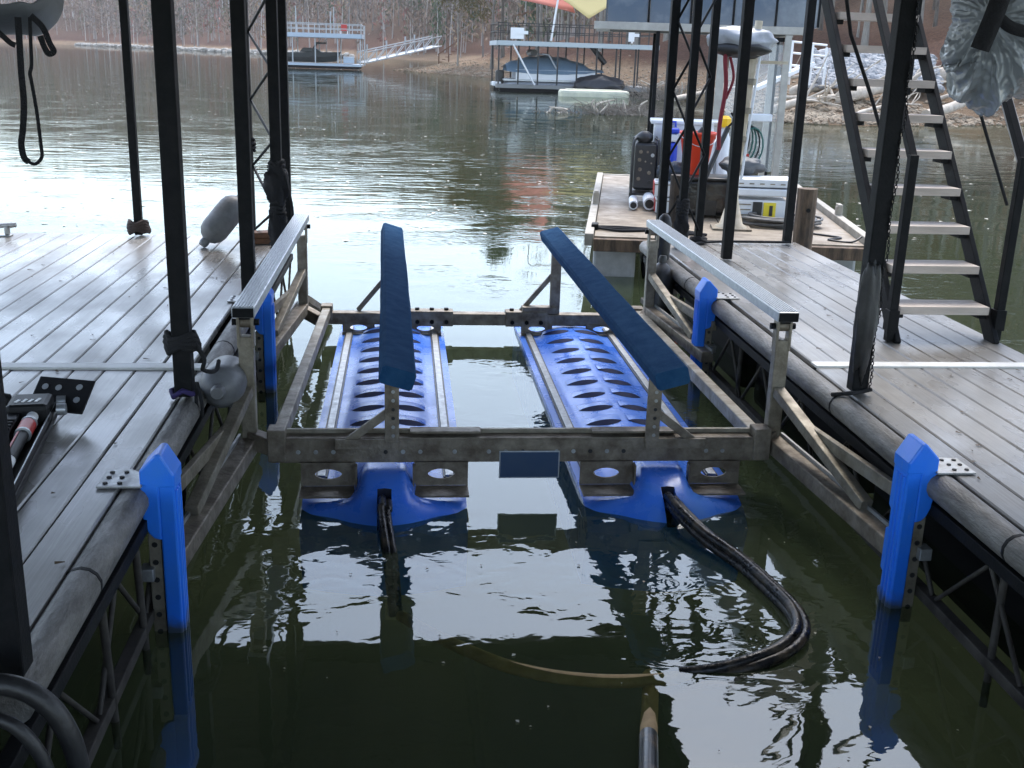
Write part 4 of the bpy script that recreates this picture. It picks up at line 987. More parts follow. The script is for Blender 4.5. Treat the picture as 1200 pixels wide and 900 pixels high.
for k in range(3): MB().box(bp(eu-.18,ev-.184,BZ+.20-k*.055), (.16,.006,.012), bm).build('vent', galv, eq)
for k in range(5): MB().box(bp(eu-.22+k*.11,ev-.182,BZ+.42), (.05,.006,.012), bm).build('latch', galv, eq)
for k in range(2): MB().tube([bp(eu-.30,ev-.2,BZ+.02+.1*k), bp(eu-.32,ev-.2,BZ+.2+.1*k)], .014, 8).build('red_lead', red, eq)
# grey tarpaulin roll on the case
gt = bthing('tarp_roll', 'dark grey rolled tarp lying on the white case', 'tarp', 1.9, 1.7)
lumpy(tuple(bp(1.56,1.72,BZ+.56)), (.24,.14,.10), 2.7, .3, 28, 16, 1.8).build('roll', mat('dark grey tarp', (.07,.075,.08), .55), gt); MB().tube([bp(1.48,1.60,BZ+.56),bp(1.48,1.72,BZ+.67),bp(1.48,1.84,BZ+.56)], .012, 6).build('tie', rope_m, gt)
# pole crane on cone base
pc = bthing('davit_pole', 'cream steel davit pole on a flared cone base', 'davit', 1.5, .35)
cream = mat('cream painted steel', (.52,.45,.33), .5, col2=(.36,.28,.18), nscale=6, thr=(.45,.7))
q = atz(856,268,BZ); qb = Vector((q.x, q.y, BZ))
MB().lathe([(.17,0),(.165,.06),(.12,.12),(.055,.7),(.045,1)], qb+Vector((0,0,.004)), qb+Vector((0,0,.42)), 18).build('cone_base', cream, pc)
MB().box(qb+Vector((0,0,.012)), (.40,.34,.02), bm).build('foot_plate', galv_rust, pc, .003)
MB().tube([qb+Vector((0,0,.40)), qb+Vector((.12,.05,2.05))], .038, 14).build('pole', cream, pc); MB().tube([qb+Vector((.05,-.05,.5)), qb+Vector((.16,.0,1.95))], .014, 8).build('stay', wp, pc)
for k in range(5): MB().tube([qb+Vector((.03+.018*k,.0,.6+k*.28)), qb+Vector((.032+.018*k,.0,.66+k*.28))], .048, 12).build('collar', galv, pc)
MB().beam(qb+Vector((.11,.05,1.66)), qb+Vector((.45,.05,1.66)), .03, .03).build('cross_arm', cream, pc)
tp = qb+Vector((-.02,.05,1.80))
mc = thing('padded_bundle', 'pale grey padded bundle slung high on the davit pole', 'bundle', tuple(tp))
lumpy(tuple(tp+Vector((-.02,0,.06))), (.36,.16,.13), 6.4, .18, 40, 20, 1.6).build('cover', mat('pale grey vinyl cover', (.42,.43,.45), .4, col2=(.25,.26,.27), nscale=4), mc)
lumpy(tuple(tp+Vector((-.02,-.02,-.02))), (.30,.15,.09), 1.4, .2, 28, 14, 1.6).build('underside', blackp, mc)
MB().tube(smooth_path([tp+Vector((-.19,-.08,.0)), tp+Vector((-.20,-.1,-.12)), tp+Vector((-.17,-.1,-.4)), tp+Vector((-.20,-.1,-.75)), tp+Vector((-.19,-.1,-1.0))]), .022, 8).build('red_strap', mat('dark red webbing', (.16,.012,.02), .8), mc)
MB().tube(smooth_path([tp+Vector((-.15,-.1,-.1)), tp+Vector((-.10,-.1,-.3)), tp+Vector((-.16,-.1,-.5))]), .014, 8).build('red_strap', MATS['dark red webbing'], mc)
# hose coil, green hose on the cabin post, yellow capped bottle, wooden pilings
hc = bthing('cable_coil', 'grey heavy cable coil lying before the white case', 'cable', 1.95, .6)
cabl = mat('grey rubber cable', (.06,.058,.055), .5, col2=(.11,.105,.1), nscale=10)
cu, cv = onb(908,268)
for k in range(9):
    rr_ = .26+.035*(k % 4); z = BZ+.02+.022*(k//2)
    P = [bp(cu+rr_*1.25*math.cos(a)+.02*math.sin(k), max(.05, cv+.12+rr_*.75*math.sin(a)+.015*math.cos(k*2)), z+.008*math.sin(a*2+k)) for a in [i*math.pi/12 for i in range(25)]]
    MB().tube(P, .014, 8, cap=False).build('turn', cabl, hc)
gh = bthing('garden_hose', 'green hose and leads hanging on the cabin post', 'hose', 2.3, 4.0)
grn = mat('green hose', (.02,.10,.08), .5)
for k in range(5):
    c0 = bp(1.78+.03*k,3.98,1.35-.02*k); P = [c0+Vector((.10*math.sin(a)*(1+.1*k), -.02*k, -.38*(1-math.cos(a))*.6)) for a in [i*math.pi/8 for i in range(17)]]
    MB().tube(P, .012, 6, cap=False).build('loop', grn if k % 3 else rubber, gh)
MB().box(bp(1.92,3.95,BZ+.98), (.42,.16,.09), bm).build('bracket_shelf', wp, gh, .01)
MB().box(bp(1.86,3.95,BZ+.42), (.05,.05,.2), bm).build('red_tag', red, gh)
yb = bthing('bottle', 'tall white bottle with a yellow cap behind the red bucket', 'bottle', 1.62, 2.6)
MB().lathe([(.07,0),(.07,.86),(.05,.93),(.03,1)], bp(1.42,2.6,BZ+.02), bp(1.42,2.6,BZ+.92), 14).build('body', wp, yb); MB().lathe([(.065,0),(.07,.2),(.07,.75),(.035,1)], bp(1.42,2.6,BZ+.92), bp(1.42,2.6,BZ+1.05), 8, False).build('cap', mat('yellow plastic', (.80,.48,.01), .4), yb)
wb2 = bthing('bottle', 'tall plain white bottle left of the yellow capped one', 'bottle', 1.5, 2.6)
MB().lathe([(.06,0),(.06,.86),(.05,.93),(.03,1)], bp(1.26,2.6,BZ+.02), bp(1.26,2.6,BZ+.90), 14).build('body', wp, wb2); MB().lathe([(.03,0),(.03,1)], bp(1.26,2.6,BZ+.90), bp(1.26,2.6,BZ+.96), 10).build('cap', wp, wb2)
def piling(x, y, w_, top, lab, dark=False):
    p_ = thing('piling', lab, 'piling', (x, y, 0)); z0 = -.8
    mb = MB(); n = 14; V = []; 
    for i, z in enumerate(np.linspace(z0, top, 8)):
        for j in range(n):
            a = 2*math.pi*j/n; k = w_/2*(1+.06*noise.noise(Vector((math.cos(a)*2,math.sin(a)*2,z*2+x))))
            V.append((x+math.cos(a)*k, y+math.sin(a)*k, z))
    mb.add(V, [(i*n+j, i*n+(j+1)%n, (i+1)*n+(j+1)%n, (i+1)*n+j) for i in range(7) for j in range(n)]+[tuple(range(7*n, 8*n))])
    mb.build('log', mat('tarred timber', (.06,.04,.028), .85, col2=(.025,.02,.016), nscale=6, bump=.4, bscale=40) if dark else wood_old, p_)
    MB().tube([(x-.01, y-w_/2-.004, top-.19), (x-.01, y-w_/2+.01, top-.19)], .02, 10).build('bolt_or_lit_hole', steel_dark, p_)
p1 = atz(793,283,.35); piling(p1.x-.22, 9.82, .15, 1.08, 'dark wooden piling wrapped in rope behind the lashed post', True)
p2 = atz(941,290,.35); piling(p2.x-.20, 9.85, .185, .98, 'weathered brown wooden piling right of the cable coil')
rp = thing('rope', 'black rope lashing round the post at the right dock corner', 'rope', (2.285,8.86,DK))
rope_wraps(rp, 2.285, 8.86, .60, .98, .066, 16); lumpy((2.287,8.855,.74), (.062,.06,.15), 7.3, .45, 24, 18, 2.5).build('rope_bundle', rope_m, rp); lumpy((2.5,9.09,.61), (.075,.07,.035), 3.3, .4, 20, 12, 2.2).build('rope_bundle', rope_m, rp)
MB().tube(smooth_path([(2.3,8.82,.64),(2.4,8.9,.61),(2.52,9.02,.60),(2.75,9.1,.60),(3.3,9.08,.605)]), .011, 6).build('rope_tail', rope_m, rp)
lr = bthing('rope', 'black mooring lines lying on the near left corner of the barge', 'rope', .3, .4)
for k in range(3): MB().tube(smooth_path([bp(.0,.42+.03*k,BZ+.02),bp(.25,.30+.12*k,BZ+.015),bp(.55,.38+.05*k,BZ+.015),bp(.85,.26+.1*k,BZ+.015),bp(1.1,.2,BZ+.02)]), .014, 6).build('line', rope_m, lr)
MB().box(bp(.0,.45,BZ+.03), (.07,.14,.06), bm).build('cleat', steel_dark, lr, .01)
lr = bthing('rope', 'thin dark line on the right edge of the barge', 'rope', 2.4, .5)
MB().tube(smooth_path([bp(2.2,.62,BZ+.01),bp(2.45,.40,BZ+.01),bp(2.3,.25,BZ+.01),bp(2.5,.14,BZ+.01),bp(2.62,.22,BZ+.06)]), .011, 6).build('line', rubber, lr)
lr = thing('rope', 'turquoise rope hanging off the barge corner by the stairs', 'rope', tuple(bp(BW,.0,BZ)))
tq = mat('turquoise rope', (.12,.42,.40), .8)
for k in range(3): MB().tube(smooth_path([bp(BW+.09,.1,BZ+.06),bp(BW+.10+.02*k,-.06,BZ+.03),bp(BW+.06-.04*k,-.13,.2),bp(BW-.02-.05*k,-.14,-.05)]), .012, 6).build('strand', tq, lr)
# ============================================================ FAR DOCKS AND BOATS
def two_storey_dock(label, x0, x1, y0, y1, zl, zu, rail, nx, post_m, fascia_m, pr, left_over=0, fh=.42, walk=None):
    t = thing('boat_dock', label, 'dock', ((x0+x1)/2, (y0+y1)/2, 0))
    MB().box(((x0+x1)/2, y0+.5, zl-.1), (x1-x0, 1.0, .22)).build('walkway', walk or fascia_m, t, .02); MB().box(((x0+x1)/2, y1-.5, zl-.1), (x1-x0, 1.0, .22)).build('walkway', walk or fascia_m, t, .02)
    MB().box((x1-.5, (y0+y1)/2, zl-.101), (1.0, y1-y0-2.02, .22)).build('walkway', walk or fascia_m, t, .02)
    MB().box(((x0+x1)/2, y0+.5, zl-.34), (x1-x0-.4, .8, .25)).build('float', float_m, t); MB().box(((x0+x1)/2, y1-.5, zl-.34), (x1-x0-.4, .8, .25)).build('float', float_m, t)
    MB().box(((x0+x1)/2-left_over/2, (y0+y1)/2, zu), (x1-x0+left_over, y1-y0+.4, .16)).build('upper_deck', mat('far deck boards', (.28,.27,.26), .7), t)
    for y in (y0-.25, y1+.25): MB().box(((x0+x1)/2-left_over/2, y, zu-.02), (x1-x0+left_over, .08, fh)).build('fascia', fascia_m, t)
    for x in (x0-left_over-.04, x1+.04): MB().box((x, (y0+y1)/2, zu-.02), (.08, y1-y0+.4, fh)).build('fascia', fascia_m, t)
    for i in range(nx+1):
        x = x0+.1+(x1-x0-.2)*i/nx
        for y in (y0+.1, y1-.1):
            MB().box((x, y, (zl+zu-.1)/2), (pr, pr, zu-zl-.1)).build('post', post_m, t)
    nr = nx*2
    for i in range(nr+1):
        x = x0-left_over+(x1-x0+left_over)*i/nr
        for y in (y0-.2, y1+.2): MB().box((x, y, zu+.08+rail/2), (pr*.7, pr*.7, rail)).build('rail_post', post_m, t)
    for y in (y0-.2, y1+.2):
        for k in (1, .55): MB().box(((x0+x1)/2-left_over/2, y-.03, zu+.08+rail*k), (x1-x0+left_over, pr*.6, pr*.6)).build('rail', post_m, t)
    for x in (x0-left_over, x1):
        for k in (1, .55): MB().box((x, (y0+y1)/2, zu+.10+rail*k), (pr*.6, y1-y0+.4, pr*.6)).build('rail', post_m, t)
    return t
blue_roof = mat('pale blue white fascia', (.40,.47,.54), .5)
xa, xb = aty(340,80,119).x, aty(424,80,119).x
d1 = two_storey_dock('pale two storey boat dock by the far left shore', xa-2.0, xb, 118, 124, .55, 3.35, 1.05, 4, mat('white far post', (.42,.44,.45), .5), blue_roof, .11)
for px in (348, 388, 392):
    q = aty(px,40,119); MB().tube([(q.x,118.2,3.4),(q.x,118.2,6.1 if px != 388 else 5.7)], .05, 8).build('pole', MATS['white far post'], d1)
q = aty(424,40,118.5); MB().tube([(q.x+.3,118.0,.5),(q.x+.3,118.0,4.4)], .06, 8).build('pole', MATS['white far post'], d1)
rc = thing('chair', 'tiny red chair on the upper deck of far left dock', 'chair', tuple(aty(405,38,120)))
qx = aty(403,38,120).x
MB().box((qx,120,3.9), (.6,.5,.1)).build('seat', red, rc); MB().box((qx,120.35,4.25), (.6,.1,.55)).build('backrest', red, rc)
for dx in (-.38,.38):
    for dy in (-.28,.28): MB().box((qx+dx,120+dy,3.64), (.07,.07,.4)).build('leg', wht, rc)
def hull(x0, x1, y, z, h, w_, m_, name, root, bow=1):
    # simple sheer hull, bow towards +x (bow=1)
    mb = MB(); V = []; n = 14
    for i in range(n+1):
        t = i/n; x = x0+(x1-x0)*t; k = (1-(t**3.0)) if bow > 0 else (1-(1-t)**3.0)
        sh = h*(1+.18*t)
        for (a, b) in ((-.5,1),(-.47,.55),(-.33,.12),(0,0),(.33,.12),(.47,.55),(.5,1)):
            V.append((x+(.5*(b-.5)*(t**2) if bow > 0 else 0), y+a*w_*max(k,.02), z+b*sh+(1-b)*h*.5*max(0,t-.7)))
    F = [(i*7+j, (i+1)*7+j, (i+1)*7+j+1, i*7+j+1) for i in range(n) for j in range(6)]
    F += [(i*7, i*7+6, (i+1)*7+6, (i+1)*7) for i in range(n)]; F += [tuple(range(7))]
    mb.add(V, F, False); return mb.build(name, m_, root)
sb = thing('speedboat', 'dark covered speedboat parked inside the far left dock', 'boat', (-10,121,.6))
xq0, xq1 = aty(338,70,121).x, aty(397,70,121).x
dk_h = mat('dark boat cover', (.035,.042,.042), .5)
hull(xq0, xq1, 121, .62, .95, 2.0, dk_h, 'hull', sb)
MB().prism([(xq0+1.2,120.3,1.65),(xq0+3.6,120.3,1.60),(xq0+2.9,120.3,2.05),(xq0+1.6,120.3,2.1)], (0,1.4,0)).build('cover_hump', dk_h, sb, .1)
for y in (120.2,121.8): MB().tube([(xq0+2.4,y,1.5),(xq0+2.9,y,2.5),(xq0+3.9,y,2.6)], .07, 8).build('tower', blackp, sb)
MB().box((xq0+3.4,121,2.62), (1.2,1.8,.10)).build('tower_top', blackp, sb, .03)
cl = thing('cooler', 'pale blue chest at the right end of far left dock', 'chest', tuple(aty(408,72,119)))
qq = aty(409,74,119); MB().box((qq.x,118.8,.95), (1.1,.7,.6)).build('chest_body', blue_roof, cl, .05); MB().box((qq.x,118.8,1.28), (1.15,.75,.08)).build('chest_lid', wht, cl, .02)
# gangway from that dock up to the point
gw = thing('gangway', 'white truss gangway sloping from far left dock up to shore', 'gangway', (0,122,1))
g0, g1 = aty(424,74,119.2), aty(512,54,128)
g0 = Vector((g0.x,119.5,.75)); g1 = Vector((g1.x,128,2.7)); wm = MATS['white far post']
side = Vector((g1.y-g0.y, -(g1.x-g0.x), 0)).normalized()*.7
for s_ in (-1, 1):
    MB().beam(g0+side*s_, g1+side*s_, .12, .12).build('chord', wm, gw); up_ = Vector((0,0,1.05)); MB().beam(g0+side*s_+up_, g1+side*s_+up_, .10, .10).build('chord', wm, gw)
    for k in range(8):
        a = g0.lerp(g1, k/8)+side*s_; b = g0.lerp(g1, (k+1)/8)+side*s_
        MB().beam(a, a+up_, .07, .07).build('truss_upright', wm, gw); MB().beam(a, b+up_, .06, .06).build('truss_diagonal', wm, gw)
MB().beam(g0, g1, 1.3, .05).build('tread_deck', wm, gw)
for k in (1,3,5,6): 
    a = g0.lerp(g1, k/8)-side+Vector((0,0,1.05)); MB().tube([a, a+Vector((0,0,.55))], .09, 8).build('lamp_post', wm, gw)
sx = thing('steps', 'small brown timber steps at the shore end of the gangway', 'steps', tuple(g1))
for k in range(6): MB().box((g1.x+.4+k*.35, 127.2, 1.0+k*.28), (.35,1.1,.07)).build('tread', wood_brown, sx)
for y in (126.7,127.7):
    MB().beam((g1.x+.1,y,1.8), (g1.x+2.6,y,3.5), .08, .1).build('hand_rail', wood_brown, sx)
    for k in (0,1,2): MB().box((g1.x+.2+k*1.1,y,1.1+k*.75), (.10,.10,1.6)).build('post', wood_brown, sx)
# ---- pontoon boat dock
x0_, x1_ = aty(580,106,66).x, aty(752,100,70).x
blackpost = mat('thin black post', (.02,.02,.02), .5)
d2 = two_storey_dock('black railed two storey dock sheltering the covered pontoon boat', x0_+.1, x1_, 66.2, 71.2, .38, 2.72, 1.0, 8, blackpost, mat('weathered white fascia', (.40,.44,.45), .6), .085, fh=.26, walk=mat('grey far walkway', (.20,.20,.19), .7))
MB().beam((x0_+1.0,65.9,2.6), (x0_+2.3,65.9,.4), .5, .06).build('ladder', wht, d2)
for k in range(7): MB().beam((x0_+1.0+k*.19,65.85,2.6-k*.33), (x0_+1.0+k*.19,66.3,2.6-k*.33), .05, .05).build('ladder_rung', wht, d2)
for px, pw, z, lab in ((606,22,3.25,'white towel draped on the rail, left end of the pontoon dock'),(740,10,3.3,'white panel on the rail, right end of the pontoon dock')):
    q = aty(px,40,66); tw = thing('towel' if px < 700 else 'panel', lab, 'towel' if px < 700 else 'panel', (q.x,65.9,z))
    MB().box((q.x,65.93,z), (pw*.035,.03,.62)).build('sheet', wht, tw); MB().box((q.x+.3,65.9,z+.05), (pw*.03,.03,.18)).build('fold', wht, tw)
bb = thing('pontoon_boat', 'pontoon boat under a blue tarp moored in the black railed dock', 'boat', (9,67,0))
bx0, bx1 = aty(584,100,68).x, aty(702,100,68).x
for y in (67.3,69.6): MB().lathe([(.05,0),(.30,.05),(.32,.2),(.32,.92),(.1,1)], (bx0+.2,y,.22), (bx1,y,.22), 12).build('pontoon', alu, bb)
MB().box(((bx0+bx1)/2,68.45,.62), (bx1-bx0-.5,2.6,.10)).build('deck', alu, bb); MB().box(((bx0+bx1)/2+.3,67.13,.95), (bx1-bx0-1.3,.05,.55)).build('side_panel', wht, bb); MB().box(((bx0+bx1)/2+.3,69.77,.95), (bx1-bx0-1.3,.05,.55)).build('side_panel', wht, bb)
tarp = mat('blue grey boat tarp', (.10,.16,.22), .55, col2=(.14,.20,.26), nscale=1.2)
tv = MB(); n = 16; V = []
for i in range(n+1):
    t = i/n; x = bx0+.4+(bx1-bx0-.3)*t; hgt = 1.3+.75*math.sin(math.pi*min(1,t*1.05+.05))**.7+.05*math.sin(i*2.1)
    for (a, b) in ((-1.38,-.25),(-1.36,.0),(-.8,.72),(0,1),(.8,.72),(1.36,0),(1.38,-.25)): V.append((x, 68.45+a, 1.2+(hgt-1.2)*b))
tv.add(V, [(i*7+j, (i+1)*7+j, (i+1)*7+j+1, i*7+j+1) for i in range(n) for j in range(6)], True).build('tarp', tarp, bb)
MB().box((bx0+.1,68.4,.75), (.5,.45,.8)).build('outboard', blackp, bb, .08); MB().box((bx0-.1,68.4,.35), (.5,1.2,.25)).build('swim_step', wht, bb, .05)
for y in (67.2,69.7): MB().tube([(bx0+3.4,y,1.3),(bx0+2.9,y,2.1),(bx0+2.5,y,2.15)], .05, 8).build('frame', alu, bb)
MB().tube([(bx0+2.0,67.2,2.2),(bx0+2.0,69.7,2.2)], .2, 10).build('rolled_bimini', blackp, bb); MB().tube([(bx0+5.4,67.2,2.7),(bx0+6.3,67.2,1.7)], .16, 10).build('folded_bimini', blackp, bb)
jb = thing('covered_boat', 'low craft under black tarp at the pontoon boat bow', 'boat', tuple(aty(703,104,66)))
q0, q1 = aty(672,105,66).x, aty(730,105,66).x
lumpy(((q0+q1)/2,65.8,.45), ((q1-q0)/2,1.0,.62), 4.4, .16, 40, 20, 2.4).build('black_tarp', mat('black tarp', (.018,.018,.02), .45), jb); MB().box(((q0+q1)/2,65.8,.12), (q1-q0-.4,1.5,.2)).build('hull', wht, jb, .05)
kf = thing('float_dock', 'long cream float lying before the black tarp', 'float', tuple(aty(697,115,58)))
q0, q1 = aty(657,116,60).x, aty(738,116,60).x
MB().box(((q0+q1)/2,60.6,.10), (q1-q0,1.2,.50)).build('hull', mat('cream float plastic', (.56,.55,.40), .6, col2=(.42,.42,.33), nscale=2), kf, .14); MB().box(((q0+q1)/2,60.6,.37), (q1-q0-.7,.7,.04)).build('top_pad', MATS['cream float plastic'], kf, .02)
# shade sails on white poles
def sail(label, pts, m_, sag=.5):
    P = [Vector(p) for p in pts]; n = 12; V = []; F = []
    t = thing('shade_sail', label, 'shade sail', tuple(P[0])); idx = {}
    c = (P[0]+P[1]+P[2])/3
    for i in range(n+1):
        for j in range(n+1-i):
            a, b = i/n, j/n; g = 1-a-b
            p = P[0]*g+P[1]*a+P[2]*b; e = 27*a*b*g
            edge = min(a,b,g)*3
            p = p.lerp(c, .07*(1-edge)*(1-max(a,b,g)**2)*1.2)+Vector((0,0,-sag*e*.5))
            idx[i,j] = len(V); V.append(p)
    for i in range(n):
        for j in range(n-i):
            F.append((idx[i,j], idx[i+1,j], idx[i,j+1]))
            if i+j < n-1: F.append((idx[i+1,j], idx[i+1,j+1], idx[i,j+1]))
    o = MB().add(V, F, True).build('fabric', m_, t); s_ = o.modifiers.new('thick','SOLIDIFY'); s_.thickness = .03
    for k, p in enumerate(P): MB().tube([p, p+(p-c).normalized()*.35], .02, 6).build('corner_ring', galv, t)
    return t
sail('red triangular shade sail above the pontoon dock', [aty(590,-4,67), aty(674,15,66.5), aty(650,-70,71)], mat('red sailcloth', (.46,.15,.11), .85))
sail('yellow triangular shade sail above the pontoon dock', [aty(640,-12,66.2), aty(754,-14,66.6), aty(690,22,65.6)], mat('yellow sailcloth', (.68,.53,.24), .85), .2)
for px, tz in ((646,6.5),(741,6.5)):
    q = aty(px,30,66.1); p_ = thing('sail_pole', 'white shade sail pole at the %s of the pontoon dock rail' % ('middle' if px < 700 else 'right end'), 'pole', (q.x,66.05,2.8))
    MB().tube([(q.x,66.0,2.8),(q.x+.5,66.0,tz)], .06, 8).build('shaft', wht, p_); MB().tube([(q.x,66.0,2.78),(q.x,66.0,2.9)], .1, 8).build('socket', galv, p_)

# ============================================================ SHORE: rocks, driftwood, brush
def stone_mesh(seed, flat=.7):
    r_ = random.Random(seed); V = []; F = []
    import itertools
    t = (1+5**.5)/2
    vs_ = [(-1,t,0),(1,t,0),(-1,-t,0),(1,-t,0),(0,-1,t),(0,1,t),(0,-1,-t),(0,1,-t),(t,0,-1),(t,0,1),(-t,0,-1),(-t,0,1)]
    fs = [(0,11,5),(0,5,1),(0,1,7),(0,7,10),(0,10,11),(1,5,9),(5,11,4),(11,10,2),(10,7,6),(7,1,8),(3,9,4),(3,4,2),(3,2,6),(3,6,8),(3,8,9),(4,9,5),(2,4,11),(6,2,10),(8,6,7),(9,8,1)]
    V = [Vector(v).normalized()*r_.uniform(.7,1.2) for v in vs_]
    V = [Vector((v.x, v.y, v.z*flat)) for v in V]
    return V, fs
def stones(name, label, cat, pts, m_):
    V = []; F = []
    lib = [stone_mesh(i) for i in range(12)]
    for (x, y, z, s_) in pts:
        vv, ff = rnd.choice(lib); a = rnd.uniform(0,6.28); ca, sa = math.cos(a), math.sin(a); o = len(V)
        for v in vv: V.append((x+s_*(v.x*ca-v.y*sa), y+s_*(v.x*sa+v.y*ca), z+s_*v.z))
        F += [tuple(i+o for i in f) for f in ff]
    o = MB().add(V, F).build(name, m_); tag(o, label, cat); o['kind'] = 'stuff'; return o
riprap_m = mat('pale broken stone', (.40,.40,.40), .85, col2=(.20,.20,.205), nscale=1.6, bump=.4, bscale=8)
P = []
for i in range(1500):
    k = rnd.random(); y = 47.3+k*3.6; x = rnd.uniform(17.2, 23.4)+(y-47.3)*.35
    if rnd.random() < (abs(x-(y-47.3)*.35-20.3)/3.1)**4: continue
    P.append((x, y, 1.18+k*1.45+rnd.uniform(-.08,.08), rnd.uniform(.10,.27)))
stones('riprap', 'grey broken stone piled on the bank behind the stairs', 'stones', P, riprap_m)
P = []
for i in range(5200):
    k = rnd.random()
    a = SP[rnd.randint(2,16)]; j = rnd.randint(3,15); a, b = SP[j], SP[j+1]; t = rnd.random(); c = a+(b-a)*t; n_ = np.array([b[1]-a[1], -(b[0]-a[0])]); n_ = n_/np.hypot(*n_)
    dd = abs(rnd.gauss(0,4.0)); P.append((c[0]+n_[0]*dd*1, c[1]+n_[1]*dd, 0, rnd.uniform(.04,.15)))
X_ = np.array([p[0] for p in P]); Y_ = np.array([p[1] for p in P]); dsh = shore_dist(X_, Y_); zs = land_height(X_, Y_)
P = [(x, y, float(z)+.02, s_) for (x, y, _, s_), z, d in zip(P, zs, dsh) if d > -.3 and not (17 < x < 25 and 47 < y < 51)]
stones('beach_gravel', 'tan gravel and cobbles scattered along the shore', 'gravel', P, mat('tan shore stone', (.30,.24,.17), .9, col2=(.20,.15,.10), nscale=.8))
P = []
for i in range(900):
    j = rnd.choice((21,22,23)); a, b = SP[j], SP[j+1]; t = rnd.random(); c = a+(b-a)*t; P.append((c[0]+rnd.uniform(-1,1), c[1]+rnd.uniform(-.5,2.5), .25+rnd.uniform(-.2,.6), rnd.uniform(.3,.9)))
stones('shore_rocks', 'pale rocks strung along the far left waterline', 'rocks', P, mat('pale far rock', (.46,.43,.38), .9, col2=(.30,.27,.23), nscale=.4))
drift = mat('bleached driftwood', (.52,.46,.38), .85, col2=(.30,.25,.195), nscale=3, bump=.4, bscale=12)
def log(label, p0, p1, r0, r1, nb=4, seed=0, bend=.3, cat='log'):
    r_ = random.Random(seed); t = thing('driftwood_log', label, cat, tuple(p0), 'driftwood along the right shore')
    a, b = Vector(p0), Vector(p1); n = 9; path = []
    for i in range(n+1):
        q = i/n; path.append(a.lerp(b, q)+Vector((0,0,bend*math.sin(math.pi*q)*.6))+Vector((r_.uniform(-1,1),r_.uniform(-1,1),r_.uniform(-.5,.5)))*bend*.22)
    MB().tube(path, [r0+(r1-r0)*i/n for i in range(n+1)], 8).build('trunk', drift, t)
    for k in range(nb):
        i = r_.randint(3, n-1); p = path[i]; L_ = r_.uniform(.8,2.4)*(1.0); d = (b-a).normalized()*r_.uniform(.3,.9)+Vector((r_.uniform(-.5,.5),r_.uniform(-.5,.3),r_.uniform(-.15,.8))); d.normalize()
        q1 = p+d*L_*.5+Vector((0,0,r_.uniform(-.1,.2))); q2 = p+d*L_+Vector((r_.uniform(-.3,.3),0,r_.uniform(-.3,.25)))
        rr = r0*.38; MB().tube(smooth_path([p, q1, q2], 3), [rr*(1-.85*i/6) for i in range(7)], 6).build('branch', drift, t)
    return t
def gp(u_, v_, d=.12):
    # where a sight line first comes down on the bank
    t = np.linspace(34, 90, 400); dr = ray(u_, v_); dr = dr/dr.y
    X, Y, Z = dr.x*t, t, CAMZ+dr.z*t
    hit = np.nonzero(Z < np.maximum(land_height(X, Y), 0)+d)[0]
    i = hit[0] if len(hit) else 120
    return Vector((X[i], Y[i], Z[i]))
LOGS = [((930,111),(1040,98),.26,.16,3,'long pale log left of the stairs, lying almost level'),
 ((905,131),(1010,118),.14,.07,5,'thin branchy driftwood at the water left of the stairs'),
 ((985,118),(1090,104),.24,.12,4,'hooked pale log seen through the stair treads'),
 ((1085,96),(1180,82),.30,.20,2,'thick pale log end right of the stairs'),
 ((1085,139),(1215,106),.17,.12,2,'straight pale log slanting down to the water at far right'),
 ((1100,118),(1175,106),.08,.03,6,'thin forked branch above the slanting log'),
 ((900,100),(985,90),.12,.06,4,'slim pale branch beside the davit pole'),
 ((790,118),(900,104),.10,.05,4,'slim driftwood pole right of the cream float'),
 ((905,120),(975,128),.08,.03,7,'tangled twiggy driftwood at the shore left of stairs'),
 ((990,141),(1075,128),.07,.03,6,'low twiggy driftwood at the waterline behind the stairs')]
for k, (a, b, r0, r1, nb, lab) in enumerate(LOGS):
    p, q = gp(*a), gp(*b); log(lab, p+Vector((0,0,.10)), q+Vector((0,0,.16)), r0*1.25, r1*1.3, nb+2, 40+k)
def brush(label, c, rx, ry, rz, n, m_, seed):
    r_ = random.Random(seed); t = thing('brush_pile', label, 'brush', tuple(c)); mb = MB()
    for i in range(n):
        p = Vector((c[0]+r_.gauss(0,rx*.5), c[1]+r_.gauss(0,ry*.5), -.05)); d = Vector((r_.uniform(-1,1), r_.uniform(-.6,.6), r_.uniform(.1,1))).normalized(); L_ = r_.uniform(.4,1.5)*rz
        q = p+d*L_*.6; e = q+Vector((d.x+r_.uniform(-.6,.6), d.y, r_.uniform(-.6,.5)))*L_*.45
        w_ = r_.uniform(.008,.020); mb.tube([p, q, e], [w_, w_*.8, w_*.3], 4, False, False)
    mb.build('twigs', m_, t)
    for i in range(5):
        p = Vector((c[0]+r_.uniform(-rx,rx)*.7, c[1]-ry*.3, -.05)); MB().tube(smooth_path([p, p+Vector((r_.uniform(-.4,.4),0,.5*rz)), p+Vector((r_.uniform(-.9,.9),0,.8*rz))],3), [.05,.05,.045,.04,.04,.03,.02], 6).build('stick', drift, t)
twig_m = mat('grey brown twigs', (.20,.175,.145), .9, col2=(.11,.095,.08), nscale=2)
c = atz(720,134,0); brush('tangle of grey twigs standing in the water beyond the barge', (c.x+.4,c.y,0), 1.7, .8, .75, 260, twig_m, 5)
c = atz(775,118,0); brush('grey brush heap on the shore right of the cream float', (c.x+.5,c.y+2,0), 1.5, 1.4, 1.25, 300, twig_m, 9)
c = atz(660,132,0); brush('sparse twigs poking out of the water left of the tangle', (c.x,c.y,0), 1.2, .5, .32, 40, twig_m, 12)
